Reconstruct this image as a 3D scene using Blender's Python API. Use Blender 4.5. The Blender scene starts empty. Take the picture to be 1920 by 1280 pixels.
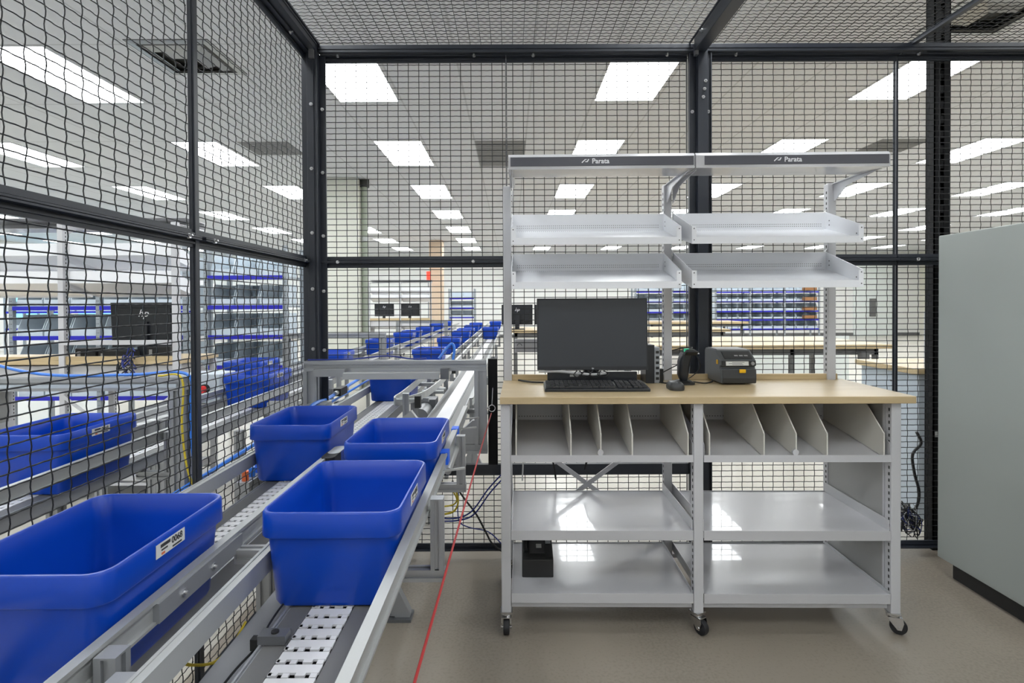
import bpy, bmesh, math, random
import numpy as np
from mathutils import Vector, Matrix
random.seed(7)
C = bpy.context.scene.collection
S = bpy.context.scene
PI = math.pi

# ---------------------------------------------------------------- camera, world, exposure
HC = 1.31                                   # camera height
def cam_rot(yaw=.00225, pitch=-.01177, roll=-.00508):
    a, b = math.cos(yaw), math.sin(yaw)
    R = np.array([[a, -b, 0], [b, a, 0], [0, 0, 1.]])
    a, b = math.cos(pitch), math.sin(pitch)
    R = np.array([[1, 0, 0], [0, a, b], [0, -b, a.real]]) @ R
    a, b = math.cos(roll), math.sin(roll)
    return np.array([[a, 0, b], [0, 1, 0], [-b, 0, a]]) @ R
R = cam_rot()
cd = bpy.data.cameras.new('camera'); cd.lens = 1036.09 * 36 / 1920; cd.sensor_width = 36
cd.shift_y = -(640 - 581.866) / 1920; cd.clip_start = .02; cd.clip_end = 200
cam = bpy.data.objects.new('camera', cd); C.objects.link(cam)
m = Matrix.Identity(4)
for i in range(3):
    m[i][0] = R[0][i]; m[i][1] = R[2][i]; m[i][2] = -R[1][i]
m[2][3] = HC
cam.matrix_world = m
S.camera = cam
w = bpy.data.worlds.new('world'); S.world = w; w.use_nodes = True
bg = w.node_tree.nodes['Background']; bg.inputs[0].default_value = (.22, .56, .80, 1); bg.inputs[1].default_value = 1.5
S.view_settings.view_transform = 'Standard'; S.view_settings.look = 'None'
S.view_settings.exposure = 1.05; S.view_settings.gamma = 1
S.view_settings.use_curve_mapping = False
LAMP = 8.0                                  # strength of every ceiling light's diffuser
S.cycles.use_denoising = True
S.cycles.max_bounces = 7; S.cycles.diffuse_bounces = 5; S.cycles.glossy_bounces = 4
S.cycles.transparent_max_bounces = 16; S.cycles.sample_clamp_indirect = 6

# ---------------------------------------------------------------- materials
M = {}
def mat(n, col, rough=.5, metal=0., spec=.5, emit=None, es=1., noise=0., nscale=8., bump=0., coat=0., trans=0., alpha=1.):
    mm = bpy.data.materials.new(n); mm.use_nodes = True
    nt = mm.node_tree; b = nt.nodes['Principled BSDF']
    c = (*col, 1)
    b.inputs['Base Color'].default_value = c
    b.inputs['Roughness'].default_value = rough
    b.inputs['Metallic'].default_value = metal
    b.inputs['Specular IOR Level'].default_value = spec
    b.inputs['Coat Weight'].default_value = coat
    b.inputs['Transmission Weight'].default_value = trans
    b.inputs['Alpha'].default_value = alpha
    if emit:
        b.inputs['Emission Color'].default_value = (*emit, 1); b.inputs['Emission Strength'].default_value = es
    if noise or bump:
        tc = nt.nodes.new('ShaderNodeTexCoord'); nz = nt.nodes.new('ShaderNodeTexNoise')
        nz.inputs['Scale'].default_value = nscale; nz.inputs['Detail'].default_value = 5
        nt.links.new(tc.outputs['Object'], nz.inputs['Vector'])
        if noise:
            mx = nt.nodes.new('ShaderNodeMixRGB'); mx.blend_type = 'MULTIPLY'; mx.inputs[0].default_value = noise
            rp = nt.nodes.new('ShaderNodeValToRGB'); rp.color_ramp.elements[0].position = .3; rp.color_ramp.elements[1].position = .7
            rp.color_ramp.elements[0].color = (.45, .45, .45, 1)
            nt.links.new(nz.outputs['Fac'], rp.inputs[0])
            mx.inputs[1].default_value = c; nt.links.new(rp.outputs[0], mx.inputs[2])
            nt.links.new(mx.outputs[0], b.inputs['Base Color'])
        if bump:
            bp = nt.nodes.new('ShaderNodeBump'); bp.inputs['Strength'].default_value = bump; bp.inputs['Distance'].default_value = .002
            nt.links.new(nz.outputs['Fac'], bp.inputs['Height']); nt.links.new(bp.outputs[0], b.inputs['Normal'])
    M[n] = mm
    return mm
mat('cage_steel', (.022, .026, .036), .42, 0, .5)
mat('cage_wire', (.008, .009, .011), .4, 0, .4)
mat('black_steel', (.006, .006, .007), .6, 0, .2)
mat('bolt_zinc', (.55, .55, .56), .3, .9)
mat('white_powder', (.52, .52, .54), .28, 0, .5)
mat('white_shelf', (.50, .50, .52), .20, 0, .6, coat=.3)
mat('tray_metal', (.78, .79, .82), .35, 0, .5)
mat('divider_white', (.64, .62, .57), .4)
mat('slot_black', (.01, .01, .01), .6)
mat('sign_grey', (.06, .06, .075), .4)
mat('print_white', (.75, .75, .78), .5)
mat('side_panel', (.33, .33, .32), .45)
mat('chrome', (.6, .6, .6), .2, 1)
mat('rubber', (.012, .012, .014), .6)
mat('blue_plastic', (.0006, .046, .40), .30, 0, .4, noise=.12, nscale=5, bump=.05)
mat('label_white', (.6, .6, .58), .5)
mat('label_ink', (.03, .03, .03), .6)
mat('label_orange', (.6, .12, .03), .6)
mat('alu', (.33, .34, .355), .42, .5)
mat('alu_bright', (.43, .44, .44), .45, .5)
mat('alu_dark', (.15, .155, .165), .4, .5)
mat('chain_white', (.60, .60, .62), .4)
mat('wear_grey', (.12, .12, .12), .5)
mat('tray_grey', (.42, .43, .45), .45)
mat('cabinet_grey', (.30, .325, .31), .42, noise=.05, nscale=2)
mat('monitor_black', (.012, .014, .018), .35)
mat('screen_black', (.028, .032, .040), .28)
mat('key_black', (.03, .03, .033), .5)
mat('printer_grey', (.075, .08, .085), .45)
mat('printer_dark', (.03, .031, .032), .4)
mat('printer_light', (.28, .28, .28), .4)
mat('yellow', (.75, .42, .0), .4)
mat('pc_silver', (.32, .34, .37), .35, .5)
mat('ups_black', (.014, .014, .014), .45)
mat('green_led', (0, .25, .12), .3, emit=(0, .6, .3), es=.25)
mat('red_cord', (.42, .03, .03), .5)
mat('blue_hose', (.02, .16, .62), .35)
mat('navy_cable', (.01, .025, .2), .5)
mat('black_cable', (.01, .01, .011), .5)
mat('yellow_cable', (.55, .42, .02), .5)
mat('white_cable', (.5, .5, .5), .5)
mat('blue_tape', (.01, .12, .75), .5)
mat('red_button', (.6, .02, .02), .4)
mat('rack_steel', (.30, .33, .36), .4, .3)
mat('strip_blue', (.015, .015, .42), .4)
mat('bin_clear', (.56, .63, .69), .25, 0, .6)
mat('box_brown', (.28, .13, .05), .6)
mat('wall_paint', (.72, .72, .70), .6)
mat('wall_paint_cream', (.66, .64, .56), .6)
mat('column_paint', (.62, .62, .55), .6)
mat('pipe_green', (.28, .31, .25), .5)
mat('door_white', (.70, .74, .72), .5)
mat('frame_dark', (.12, .12, .12), .5)
mat('vent_grey', (.22, .22, .22), .7)
mat('vent_dark', (.035, .035, .03), .7)
mat('duct_silver', (.35, .36, .36), .35, .6)
mat('orange_wall', (.64, .50, .37), .6)
mat('red_lamp', (.6, .02, .02), .4, emit=(1, .05, .02), es=.8)
mat('light_diffuser', (.8, .8, .8), .5, emit=(.95, .985, 1), es=LAMP)
mat('window_frame', (.3, .33, .35), .4)
mat('counter_grey', (.42, .47, .52), .5)
mat('cloth_board', (.35, .36, .36), .7)

def wood():
    mm = bpy.data.materials.new('maple_laminate'); mm.use_nodes = True
    nt = mm.node_tree; b = nt.nodes['Principled BSDF']; b.inputs['Roughness'].default_value = .33
    tc = nt.nodes.new('ShaderNodeTexCoord'); mp = nt.nodes.new('ShaderNodeMapping'); mp.inputs['Scale'].default_value = (1.2, 14, 14)
    nz = nt.nodes.new('ShaderNodeTexNoise'); nz.inputs['Scale'].default_value = 3; nz.inputs['Detail'].default_value = 6; nz.inputs['Distortion'].default_value = .6
    rp = nt.nodes.new('ShaderNodeValToRGB')
    rp.color_ramp.elements[0].position = .3; rp.color_ramp.elements[0].color = (.46, .35, .195, 1)
    rp.color_ramp.elements[1].position = .75; rp.color_ramp.elements[1].color = (.55, .43, .26, 1)
    nt.links.new(tc.outputs['Object'], mp.inputs[0]); nt.links.new(mp.outputs[0], nz.inputs[0])
    nt.links.new(nz.outputs['Fac'], rp.inputs[0]); nt.links.new(rp.outputs[0], b.inputs['Base Color'])
    M['wood'] = mm
wood()
def floor_mat():
    mm = bpy.data.materials.new('vinyl_floor'); mm.use_nodes = True
    nt = mm.node_tree; b = nt.nodes['Principled BSDF']; b.inputs['Roughness'].default_value = .32
    tc = nt.nodes.new('ShaderNodeTexCoord')
    nz = nt.nodes.new('ShaderNodeTexNoise'); nz.inputs['Scale'].default_value = 90; nz.inputs['Detail'].default_value = 3
    n2 = nt.nodes.new('ShaderNodeTexNoise'); n2.inputs['Scale'].default_value = 1.3; n2.inputs['Detail'].default_value = 4
    ad = nt.nodes.new('ShaderNodeMath'); ad.operation = 'ADD'
    rp = nt.nodes.new('ShaderNodeValToRGB')
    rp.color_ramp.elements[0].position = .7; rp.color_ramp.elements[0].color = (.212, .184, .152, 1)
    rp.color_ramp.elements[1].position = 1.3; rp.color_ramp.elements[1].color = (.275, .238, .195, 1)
    for n in (nz, n2): nt.links.new(tc.outputs['Object'], n.inputs[0])
    nt.links.new(nz.outputs['Fac'], ad.inputs[0]); nt.links.new(n2.outputs['Fac'], ad.inputs[1])
    nt.links.new(ad.outputs[0], rp.inputs[0])
    # flat paler colour outside the cage bounds, darker mottled colour inside
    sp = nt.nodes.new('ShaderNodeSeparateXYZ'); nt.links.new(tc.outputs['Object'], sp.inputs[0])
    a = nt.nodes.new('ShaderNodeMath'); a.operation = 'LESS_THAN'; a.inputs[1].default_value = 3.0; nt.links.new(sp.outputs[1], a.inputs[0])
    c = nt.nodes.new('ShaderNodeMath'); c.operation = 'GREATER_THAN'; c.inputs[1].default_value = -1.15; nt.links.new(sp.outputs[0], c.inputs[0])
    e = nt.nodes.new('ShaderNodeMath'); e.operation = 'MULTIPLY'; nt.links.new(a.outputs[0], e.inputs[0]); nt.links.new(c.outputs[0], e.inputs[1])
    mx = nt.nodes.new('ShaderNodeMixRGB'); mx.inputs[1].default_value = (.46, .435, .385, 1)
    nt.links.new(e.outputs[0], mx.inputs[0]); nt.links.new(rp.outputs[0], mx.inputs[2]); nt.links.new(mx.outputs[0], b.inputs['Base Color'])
    M['floor'] = mm
floor_mat()
# ceiling grid phase: lights are centred in cells 0.61 wide and 1.22 long
LX0, LY0, LH, PITCH, LW, LL = -1.3456, 4.176, HC + 1.949, 2.4384, .5545, 1.15
def ceil_mat():
    mm = bpy.data.materials.new('ceiling_tile'); mm.use_nodes = True
    nt = mm.node_tree; b = nt.nodes['Principled BSDF']; b.inputs['Roughness'].default_value = .8
    tc = nt.nodes.new('ShaderNodeTexCoord'); sp = nt.nodes.new('ShaderNodeSeparateXYZ')
    nt.links.new(tc.outputs['Object'], sp.inputs[0])
    outs = []
    for ax, ph, per in ((0, LX0 - .3048, .6096), (1, LY0 + LL / 2 - .6096, 1.2192)):
        a = nt.nodes.new('ShaderNodeMath'); a.operation = 'SUBTRACT'; a.inputs[1].default_value = ph - 50 * per
        d = nt.nodes.new('ShaderNodeMath'); d.operation = 'DIVIDE'; d.inputs[1].default_value = per
        f = nt.nodes.new('ShaderNodeMath'); f.operation = 'FRACT'
        g = nt.nodes.new('ShaderNodeMath'); g.operation = 'LESS_THAN'; g.inputs[1].default_value = .018 / per
        nt.links.new(sp.outputs[ax], a.inputs[0]); nt.links.new(a.outputs[0], d.inputs[0]); nt.links.new(d.outputs[0], f.inputs[0]); nt.links.new(f.outputs[0], g.inputs[0])
        outs.append(g)
    mxx = nt.nodes.new('ShaderNodeMath'); mxx.operation = 'MAXIMUM'
    nt.links.new(outs[0].outputs[0], mxx.inputs[0]); nt.links.new(outs[1].outputs[0], mxx.inputs[1])
    mx = nt.nodes.new('ShaderNodeMixRGB'); mx.inputs[1].default_value = (.62, .63, .65, 1); mx.inputs[2].default_value = (.48, .485, .50, 1)
    nt.links.new(mxx.outputs[0], mx.inputs[0]); nt.links.new(mx.outputs[0], b.inputs['Base Color'])
    M['ceiling'] = mm
ceil_mat()
def glass_mat():
    mm = bpy.data.materials.new('window_glass'); mm.use_nodes = True
    nt = mm.node_tree; nt.nodes.remove(nt.nodes['Principled BSDF'])
    t = nt.nodes.new('ShaderNodeBsdfTransparent'); t.inputs[0].default_value = (.85, .95, .97, 1)
    g = nt.nodes.new('ShaderNodeBsdfGlossy'); g.inputs['Roughness'].default_value = .02
    mx = nt.nodes.new('ShaderNodeMixShader'); mx.inputs[0].default_value = .08
    nt.links.new(t.outputs[0], mx.inputs[1]); nt.links.new(g.outputs[0], mx.inputs[2])
    nt.links.new(mx.outputs[0], nt.nodes['Material Output'].inputs[0])
    M['glass'] = mm
glass_mat()

# ---------------------------------------------------------------- mesh helpers
class MB:
    def __init__(s): s.v = []; s.f = []
    def add(s, vs, fs):
        o = len(s.v); s.v += [tuple(v) for v in vs]; s.f += [tuple(i + o for i in f) for f in fs]; return s
    def box(s, x0, x1, y0, y1, z0, z1):
        vs = [(x, y, z) for z in (z0, z1) for y in (y0, y1) for x in (x0, x1)]
        return s.add(vs, [(0, 2, 3, 1), (4, 5, 7, 6), (0, 1, 5, 4), (2, 6, 7, 3), (0, 4, 6, 2), (1, 3, 7, 5)])
    def obox(s, p, ax, ay, az):                 # oriented box, centre p, half-axis vectors
        p, ax, ay, az = map(Vector, (p, ax, ay, az))
        vs = [p + ax * i + ay * j + az * k for k in (-1, 1) for j in (-1, 1) for i in (-1, 1)]
        return s.add(vs, [(0, 2, 3, 1), (4, 5, 7, 6), (0, 1, 5, 4), (2, 6, 7, 3), (0, 4, 6, 2), (1, 3, 7, 5)])
    def bar(s, a, b, w, h):                     # rectangular bar between two points
        a, b = Vector(a), Vector(b); d = (b - a)
        t = d.normalized(); up = Vector((0, 0, 1)) if abs(t.z) < .9 else Vector((0, 1, 0))
        sx = t.cross(up).normalized(); sz = sx.cross(t).normalized()
        return s.obox((a + b) / 2, sx * w / 2, d / 2, sz * h / 2)
    def prism(s, poly, axis, a, b):             # extrude a 2D polygon along an axis (0:x 1:y 2:z)
        def pt(u, v, t): return ((t, u, v), (u, t, v), (u, v, t))[axis]
        n = len(poly)
        vs = [pt(u, v, a) for u, v in poly] + [pt(u, v, b) for u, v in poly]
        fs = [tuple(range(n))[::-1], tuple(range(n, 2 * n))] + [(i, (i + 1) % n, (i + 1) % n + n, i + n) for i in range(n)]
        return s.add(vs, fs)
    def tube(s, pts, r, n=8, cap=True):
        pts = [Vector(p) for p in pts]; o = len(s.v); prev = None
        for i, p in enumerate(pts):
            t = (pts[min(i + 1, len(pts) - 1)] - pts[max(i - 1, 0)]).normalized()
            if prev is None:
                up = Vector((0, 0, 1)) if abs(t.z) < .9 else Vector((1, 0, 0))
                prev = t.cross(up).normalized()
            sx = (prev - t * prev.dot(t)).normalized(); sy = t.cross(sx); prev = sx
            for k in range(n):
                a = 2 * PI * k / n; s.v.append(tuple(p + (sx * math.cos(a) + sy * math.sin(a)) * r))
        for i in range(len(pts) - 1):
            for k in range(n):
                k2 = (k + 1) % n; s.f.append((o + i * n + k, o + i * n + k2, o + (i + 1) * n + k2, o + (i + 1) * n + k))
        if cap:
            s.f.append(tuple(o + k for k in range(n))[::-1]); s.f.append(tuple(o + (len(pts) - 1) * n + k for k in range(n)))
        return s
    def cyl(s, a, b, r, n=12): return s.tube([a, b], r, n)
    def lathe(s, prof, c=(0, 0, 0), n=20, axis=2):
        o = len(s.v)
        for r, h in prof:
            for k in range(n):
                a = 2 * PI * k / n; u, v = r * math.cos(a), r * math.sin(a)
                p = ((h, u, v), (u, h, v), (u, v, h))[axis]
                s.v.append((p[0] + c[0], p[1] + c[1], p[2] + c[2]))
        for i in range(len(prof) - 1):
            for k in range(n):
                k2 = (k + 1) % n; s.f.append((o + i * n + k, o + i * n + k2, o + (i + 1) * n + k2, o + (i + 1) * n + k))
        s.f.append(tuple(o + k for k in range(n))[::-1]); s.f.append(tuple(o + (len(prof) - 1) * n + k for k in range(n)))
        return s
    def loft(s, rings, cap0=True, cap1=True):
        o = len(s.v); n = len(rings[0])
        for r in rings: s.v += [tuple(p) for p in r]
        for i in range(len(rings) - 1):
            for k in range(n):
                k2 = (k + 1) % n; s.f.append((o + i * n + k, o + i * n + k2, o + (i + 1) * n + k2, o + (i + 1) * n + k))
        if cap0: s.f.append(tuple(o + k for k in range(n))[::-1])
        if cap1: s.f.append(tuple(o + (len(rings) - 1) * n + k for k in range(n)))
        return s
    def build(s, name, m, parent=None, smooth=False, bevel=0.):
        me = bpy.data.meshes.new(name); me.from_pydata(s.v, [], s.f); me.materials.append(M[m] if isinstance(m, str) else m)
        bm = bmesh.new(); bm.from_mesh(me); bmesh.ops.recalc_face_normals(bm, faces=bm.faces)
        if smooth:
            for f in bm.faces: f.smooth = True
            for e in bm.edges:
                if len(e.link_faces) == 2 and e.calc_face_angle(0) > .75: e.smooth = False
        bm.to_mesh(me); bm.free()
        o = bpy.data.objects.new(name, me); C.objects.link(o)
        if parent: o.parent = parent
        if bevel:
            b = o.modifiers.new('bevel', 'BEVEL'); b.width = bevel; b.segments = 2; b.limit_method = 'ANGLE'; b.angle_limit = .6
        return o
def tag(o, label=None, cat=None, group=None, kind=None):
    if label: o['label'] = label
    if cat: o['category'] = cat
    if group: o['group'] = group
    if kind: o['kind'] = kind
    return o
def thing(name, label, cat, loc=(0, 0, 0), rz=0, group=None):
    o = bpy.data.objects.new(name, None); o.empty_display_size = .1; C.objects.link(o)
    o.location = loc; o.rotation_euler = (0, 0, rz)
    return tag(o, label, cat, group)
KIDS = {}
def kids(o): return [c for c in bpy.data.objects if c.parent == o]
def copy_tree(o, parent=None):
    c = o.copy(); C.objects.link(c); c.parent = parent
    for ch in kids(o): copy_tree(ch, c)
    return c
def dup(o, loc, rz=0., label=None, group=None):
    c = copy_tree(o); c.location = loc; c.rotation_euler = (0, 0, rz)
    if label: c['label'] = label
    if group: c['group'] = group
    elif 'group' in c: del c['group']
    return c
def struct(mb, name, m, **k):
    return tag(mb.build(name, m, **k), kind='structure')
def text(name, s, size, m, parent, loc, rot, depth=.0005, shear=0., align='CENTER', bold=0.):
    cu = bpy.data.curves.new(name, 'FONT'); cu.body = s; cu.size = size; cu.extrude = depth; cu.shear = shear; cu.offset = bold
    cu.align_x = align; cu.align_y = 'CENTER'; cu.resolution_u = 3
    t = bpy.data.objects.new('tmp', cu); C.objects.link(t)
    bpy.context.view_layer.update()
    me = bpy.data.meshes.new_from_object(t.evaluated_get(bpy.context.evaluated_depsgraph_get()))
    bpy.data.objects.remove(t); me.materials.clear(); me.materials.append(M[m])
    o = bpy.data.objects.new(name, me); C.objects.link(o); o.location = loc; o.rotation_euler = rot; o.parent = parent
    return o
def rrect(hx, hy, r, z, n=5, cx=0, cy=0):
    out = []
    for qx, qy, a0 in ((1, 1, 0), (-1, 1, 90), (-1, -1, 180), (1, -1, 270)):
        for k in range(n + 1):
            a = math.radians(a0 + 90 * k / n)
            out.append((cx + qx * (hx - r) + r * math.cos(a), cy + qy * (hy - r) + r * math.sin(a), z))
    return out
def smooth_path(pts, k=6):
    P = [Vector(p) for p in pts]; P = [P[0] * 2 - P[1]] + P + [P[-1] * 2 - P[-2]]; out = []
    for i in range(1, len(P) - 2):
        a, b, c, d = P[i - 1:i + 3]
        for j in range(k):
            t = j / k
            out.append(.5 * ((2 * b) + (c - a) * t + (2 * a - 5 * b + 4 * c - d) * t * t + (3 * b - a - 3 * c + d) * t ** 3))
    out.append(P[-2]); return out
def cable(name, pts, r, m, label, cat='cable', group=None, k=6):
    return tag(MB().tube(smooth_path(pts, k), r, 6).build(name, m, smooth=True), label, cat, group)

# ---------------------------------------------------------------- the room
FAR, LEFTX, RIGHTX, BACKY = 21.6, -15.0, 16.0, -4.0
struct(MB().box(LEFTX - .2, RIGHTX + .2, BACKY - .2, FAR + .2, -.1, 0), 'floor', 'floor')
struct(MB().box(LEFTX - .2, RIGHTX + .2, BACKY - .2, FAR + .2, LH, LH + .1), 'ceiling', 'ceiling')
struct(MB().box(LEFTX, RIGHTX, FAR, FAR + .2, 0, LH), 'wall_far', 'wall_paint')
struct(MB().box(LEFTX, RIGHTX, FAR - .02, FAR, 0, .12), 'baseboard_far', 'frame_dark')
struct(MB().box(RIGHTX, RIGHTX + .2, BACKY, FAR, 0, LH), 'wall_right', 'wall_paint_cream')
struct(MB().box(LEFTX, RIGHTX, BACKY - .2, BACKY, 0, LH), 'wall_back', 'wall_paint')
# left wall with window openings
wl = MB(); ys = [(1.0 + i * 2.6, 3.2 + i * 2.6) for i in range(8)]
wl.box(LEFTX - .2, LEFTX, BACKY, FAR, 0, .9).box(LEFTX - .2, LEFTX, BACKY, FAR, 2.55, LH)
prev = BACKY
for a, b in ys: wl.box(LEFTX - .2, LEFTX, prev, a, .9, 2.55); prev = b
wl.box(LEFTX - .2, LEFTX, prev, FAR, .9, 2.55)
struct(wl, 'wall_left', 'wall_paint')
for i, (a, b) in enumerate(ys):
    wf = MB()
    for (c, d, e, f) in ((a, b, .9, .95), (a, b, 2.5, 2.55), (a, a + .05, .9, 2.55), (b - .05, b, .9, 2.55), ((a + b) / 2 - .02, (a + b) / 2 + .02, .9, 2.55)):
        wf.box(LEFTX - .13, LEFTX - .07, c, d, e, f)
    o = struct(wf, f'window_{i+1}', 'window_frame')
    MB().box(LEFTX - .103, LEFTX - .097, a + .03, b - .03, .93, 2.52).build('pane', 'glass', o)

# ceiling lights
proto = None; names = {-4: 'eighth', -3: 'outermost left'}
col_name = {-6: 'sixth column left of corner post', -5: 'fifth column left of corner post', -4: 'fourth column left of corner post', -3: 'third column left of corner post', -2: 'second column left of corner post',
            -1: 'column left of the corner post', 0: 'column right of the corner post', 1: 'column above left workbench half', 2: 'column above right workbench half',
            3: 'first column right of the workbench', 4: 'second column right of the workbench', 5: 'third column right of the workbench', 6: 'fourth column right of the workbench'}
ordn = ['first', 'second', 'third', 'fourth', 'fifth', 'sixth', 'seventh', 'eighth', 'ninth', 'tenth', 'eleventh', 'twelfth']
for ci in range(-5, 7):
    for ri in range(-3, 7):
        X = LX0 + ci * PITCH; Y = LY0 + ri * PITCH
        if ri < -1 and abs(ci) > 2: continue
        if proto is None:
            proto = thing('ceiling_light', '', 'ceiling light')
            fr = MB(); a, b, c, d = LW / 2, LW / 2 + .022, LL / 2, LL / 2 + .022
            fr.box(-b, -a, -d, d, -.004, .01).box(a, b, -d, d, -.004, .01).box(-a, a, -d, -c, -.004, .01).box(-a, a, c, d, -.004, .01)
            fr.build('frame', 'white_powder', proto)
            MB().box(-a, a, -c, c, -.002, .008).build('diffuser', 'light_diffuser', proto)
            o = proto
        else: o = copy_tree(proto)
        o.location = (X, Y + LL / 2, LH - .0001)
        seen = ri >= 0
        o['label'] = (f'ceiling light, {ordn[ri]} from near end, {col_name[ci]}' if seen
                      else f'ceiling light overhead out of view, {ordn[ri+3]} of {col_name[ci]}')
        o['group'] = 'rectangular lights set in the ceiling grid'
# return-air panels and diffusers in the ceiling
def vent(x0, x1, y0, y1, label):
    t = thing('ceiling_vent', label, 'ceiling vent', ((x0 + x1) / 2, (y0 + y1) / 2, LH))
    a, b = (x1 - x0) / 2, (y1 - y0) / 2
    MB().box(-a, a, -b, b, -.004, 0).build('panel', 'vent_grey', t)
    s = MB()
    for k in range(12): s.box(-a + .02, a - .02, -b + .02 + k * (2 * b - .04) / 12, -b + .02 + k * (2 * b - .04) / 12 + .012, -.008, -.004)
    s.build('perforated_face', 'vent_grey', t)
def hx(px, Y): return (px - 957) * Y / 1036
vent(-.42, .19, 6.62, 7.84, 'grey perforated return air panel in the ceiling above the workbench sign')
vent(-3.26, -2.65, 6.62, 7.20, 'grey return air panel in the ceiling seen through the left mesh wall')
vent(4.46, 5.07, 6.62, 7.20, 'grey return air panel in the ceiling behind the black column')
def diffuser(cx, cy, label):
    t = thing('air_diffuser', label, 'air diffuser', (cx, cy, LH))
    MB().prism([(-.31, -.31), (.31, -.31), (.31, .31), (-.31, .31)], 2, -.004, 0).build('back_plate', 'vent_dark', t)
    fr = MB()
    for k, h in ((.305, .0), (.22, .02), (.14, .035)):
        z0, z1 = -.012 - h, -.004
        for sx, sy in ((1, 0), (-1, 0), (0, 1), (0, -1)):
            if sx: fr.add([(sx * k, -k, z1), (sx * k, k, z1), (sx * (k - .05), k - .05, z0), (sx * (k - .05), -k + .05, z0), (sx * (k - .006), -k, z1 - .002), (sx * (k - .006), k, z1 - .002)], [(0, 1, 2, 3), (4, 5, 2, 3)])
            else: fr.add([(-k, sy * k, z1), (k, sy * k, z1), (k - .05, sy * (k - .05), z0), (-k + .05, sy * (k - .05), z0), (-k, sy * (k - .006), z1 - .002), (k, sy * (k - .006), z1 - .002)], [(0, 1, 2, 3), (4, 5, 2, 3)])
    fr.build('vanes', 'duct_silver', t)
diffuser(-2.52, 4.38, 'square four way air diffuser in the ceiling at the upper left')
diffuser(3.25, 3.75, 'square four way air diffuser in the ceiling at the upper right corner')
diffuser(-3.9, 13.4, 'small square air diffuser in the ceiling far beyond the corner post')

# column and the far corner
t = thing('building_column', 'wide cream square column standing beyond the corner of the mesh cage', 'column', (-2.62, 8.75, 0))
MB().box(-.27, .29, -.27, .27, 0, LH).build('shaft', 'column_paint', t, bevel=.01)
p = MB().cyl((.345, -.1, 0), (.345, -.1, LH - .06), .05, 14); p.build('drain_pipe', 'pipe_green', t, smooth=True)
MB().cyl((.345, -.1, 2.3), (.345, -.1, 2.36), .062, 14).build('pipe_collar', 'duct_silver', t, smooth=True)
MB().cyl((.345, -.1, LH - .12), (.345, -.1, LH), .075, 14).build('pipe_cap', 'vent_dark', t, smooth=True)
t = thing('building_column', 'peach coloured column far away beyond the conveyor totes', 'column', (-2.05, 17, 0))
MB().box(-.42, -.02, -.2, .2, 0, LH).build('shaft', 'orange_wall', t)
t = thing('warning_light', 'small red warning light on the thin pole before the peach column', 'warning light', (-2.42, 16.3, 0))
MB().cyl((0, 0, 0), (0, 0, 2.0), .02).build('pole', 'alu', t)
MB().cyl((0, 0, 2.0), (0, 0, 2.28), .06).build('lamp', 'red_lamp', t, smooth=True)
# doors and panels on the far wall
o = struct(MB().box(13.4, 14.9, FAR - .06, FAR, 0, 2.75), 'door_1', 'door_white')
MB().box(14.9, 14.96, FAR - .08, FAR, 0, 2.75).build('door_jamb', 'wood', o)
tag(MB().box(14.0, 14.2, FAR - .16, FAR - .06, .75, 1.45).build('wall_device', 'frame_dark'), 'tall dark device fixed to the pale door panel on the far wall at the right', 'wall device')

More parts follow.
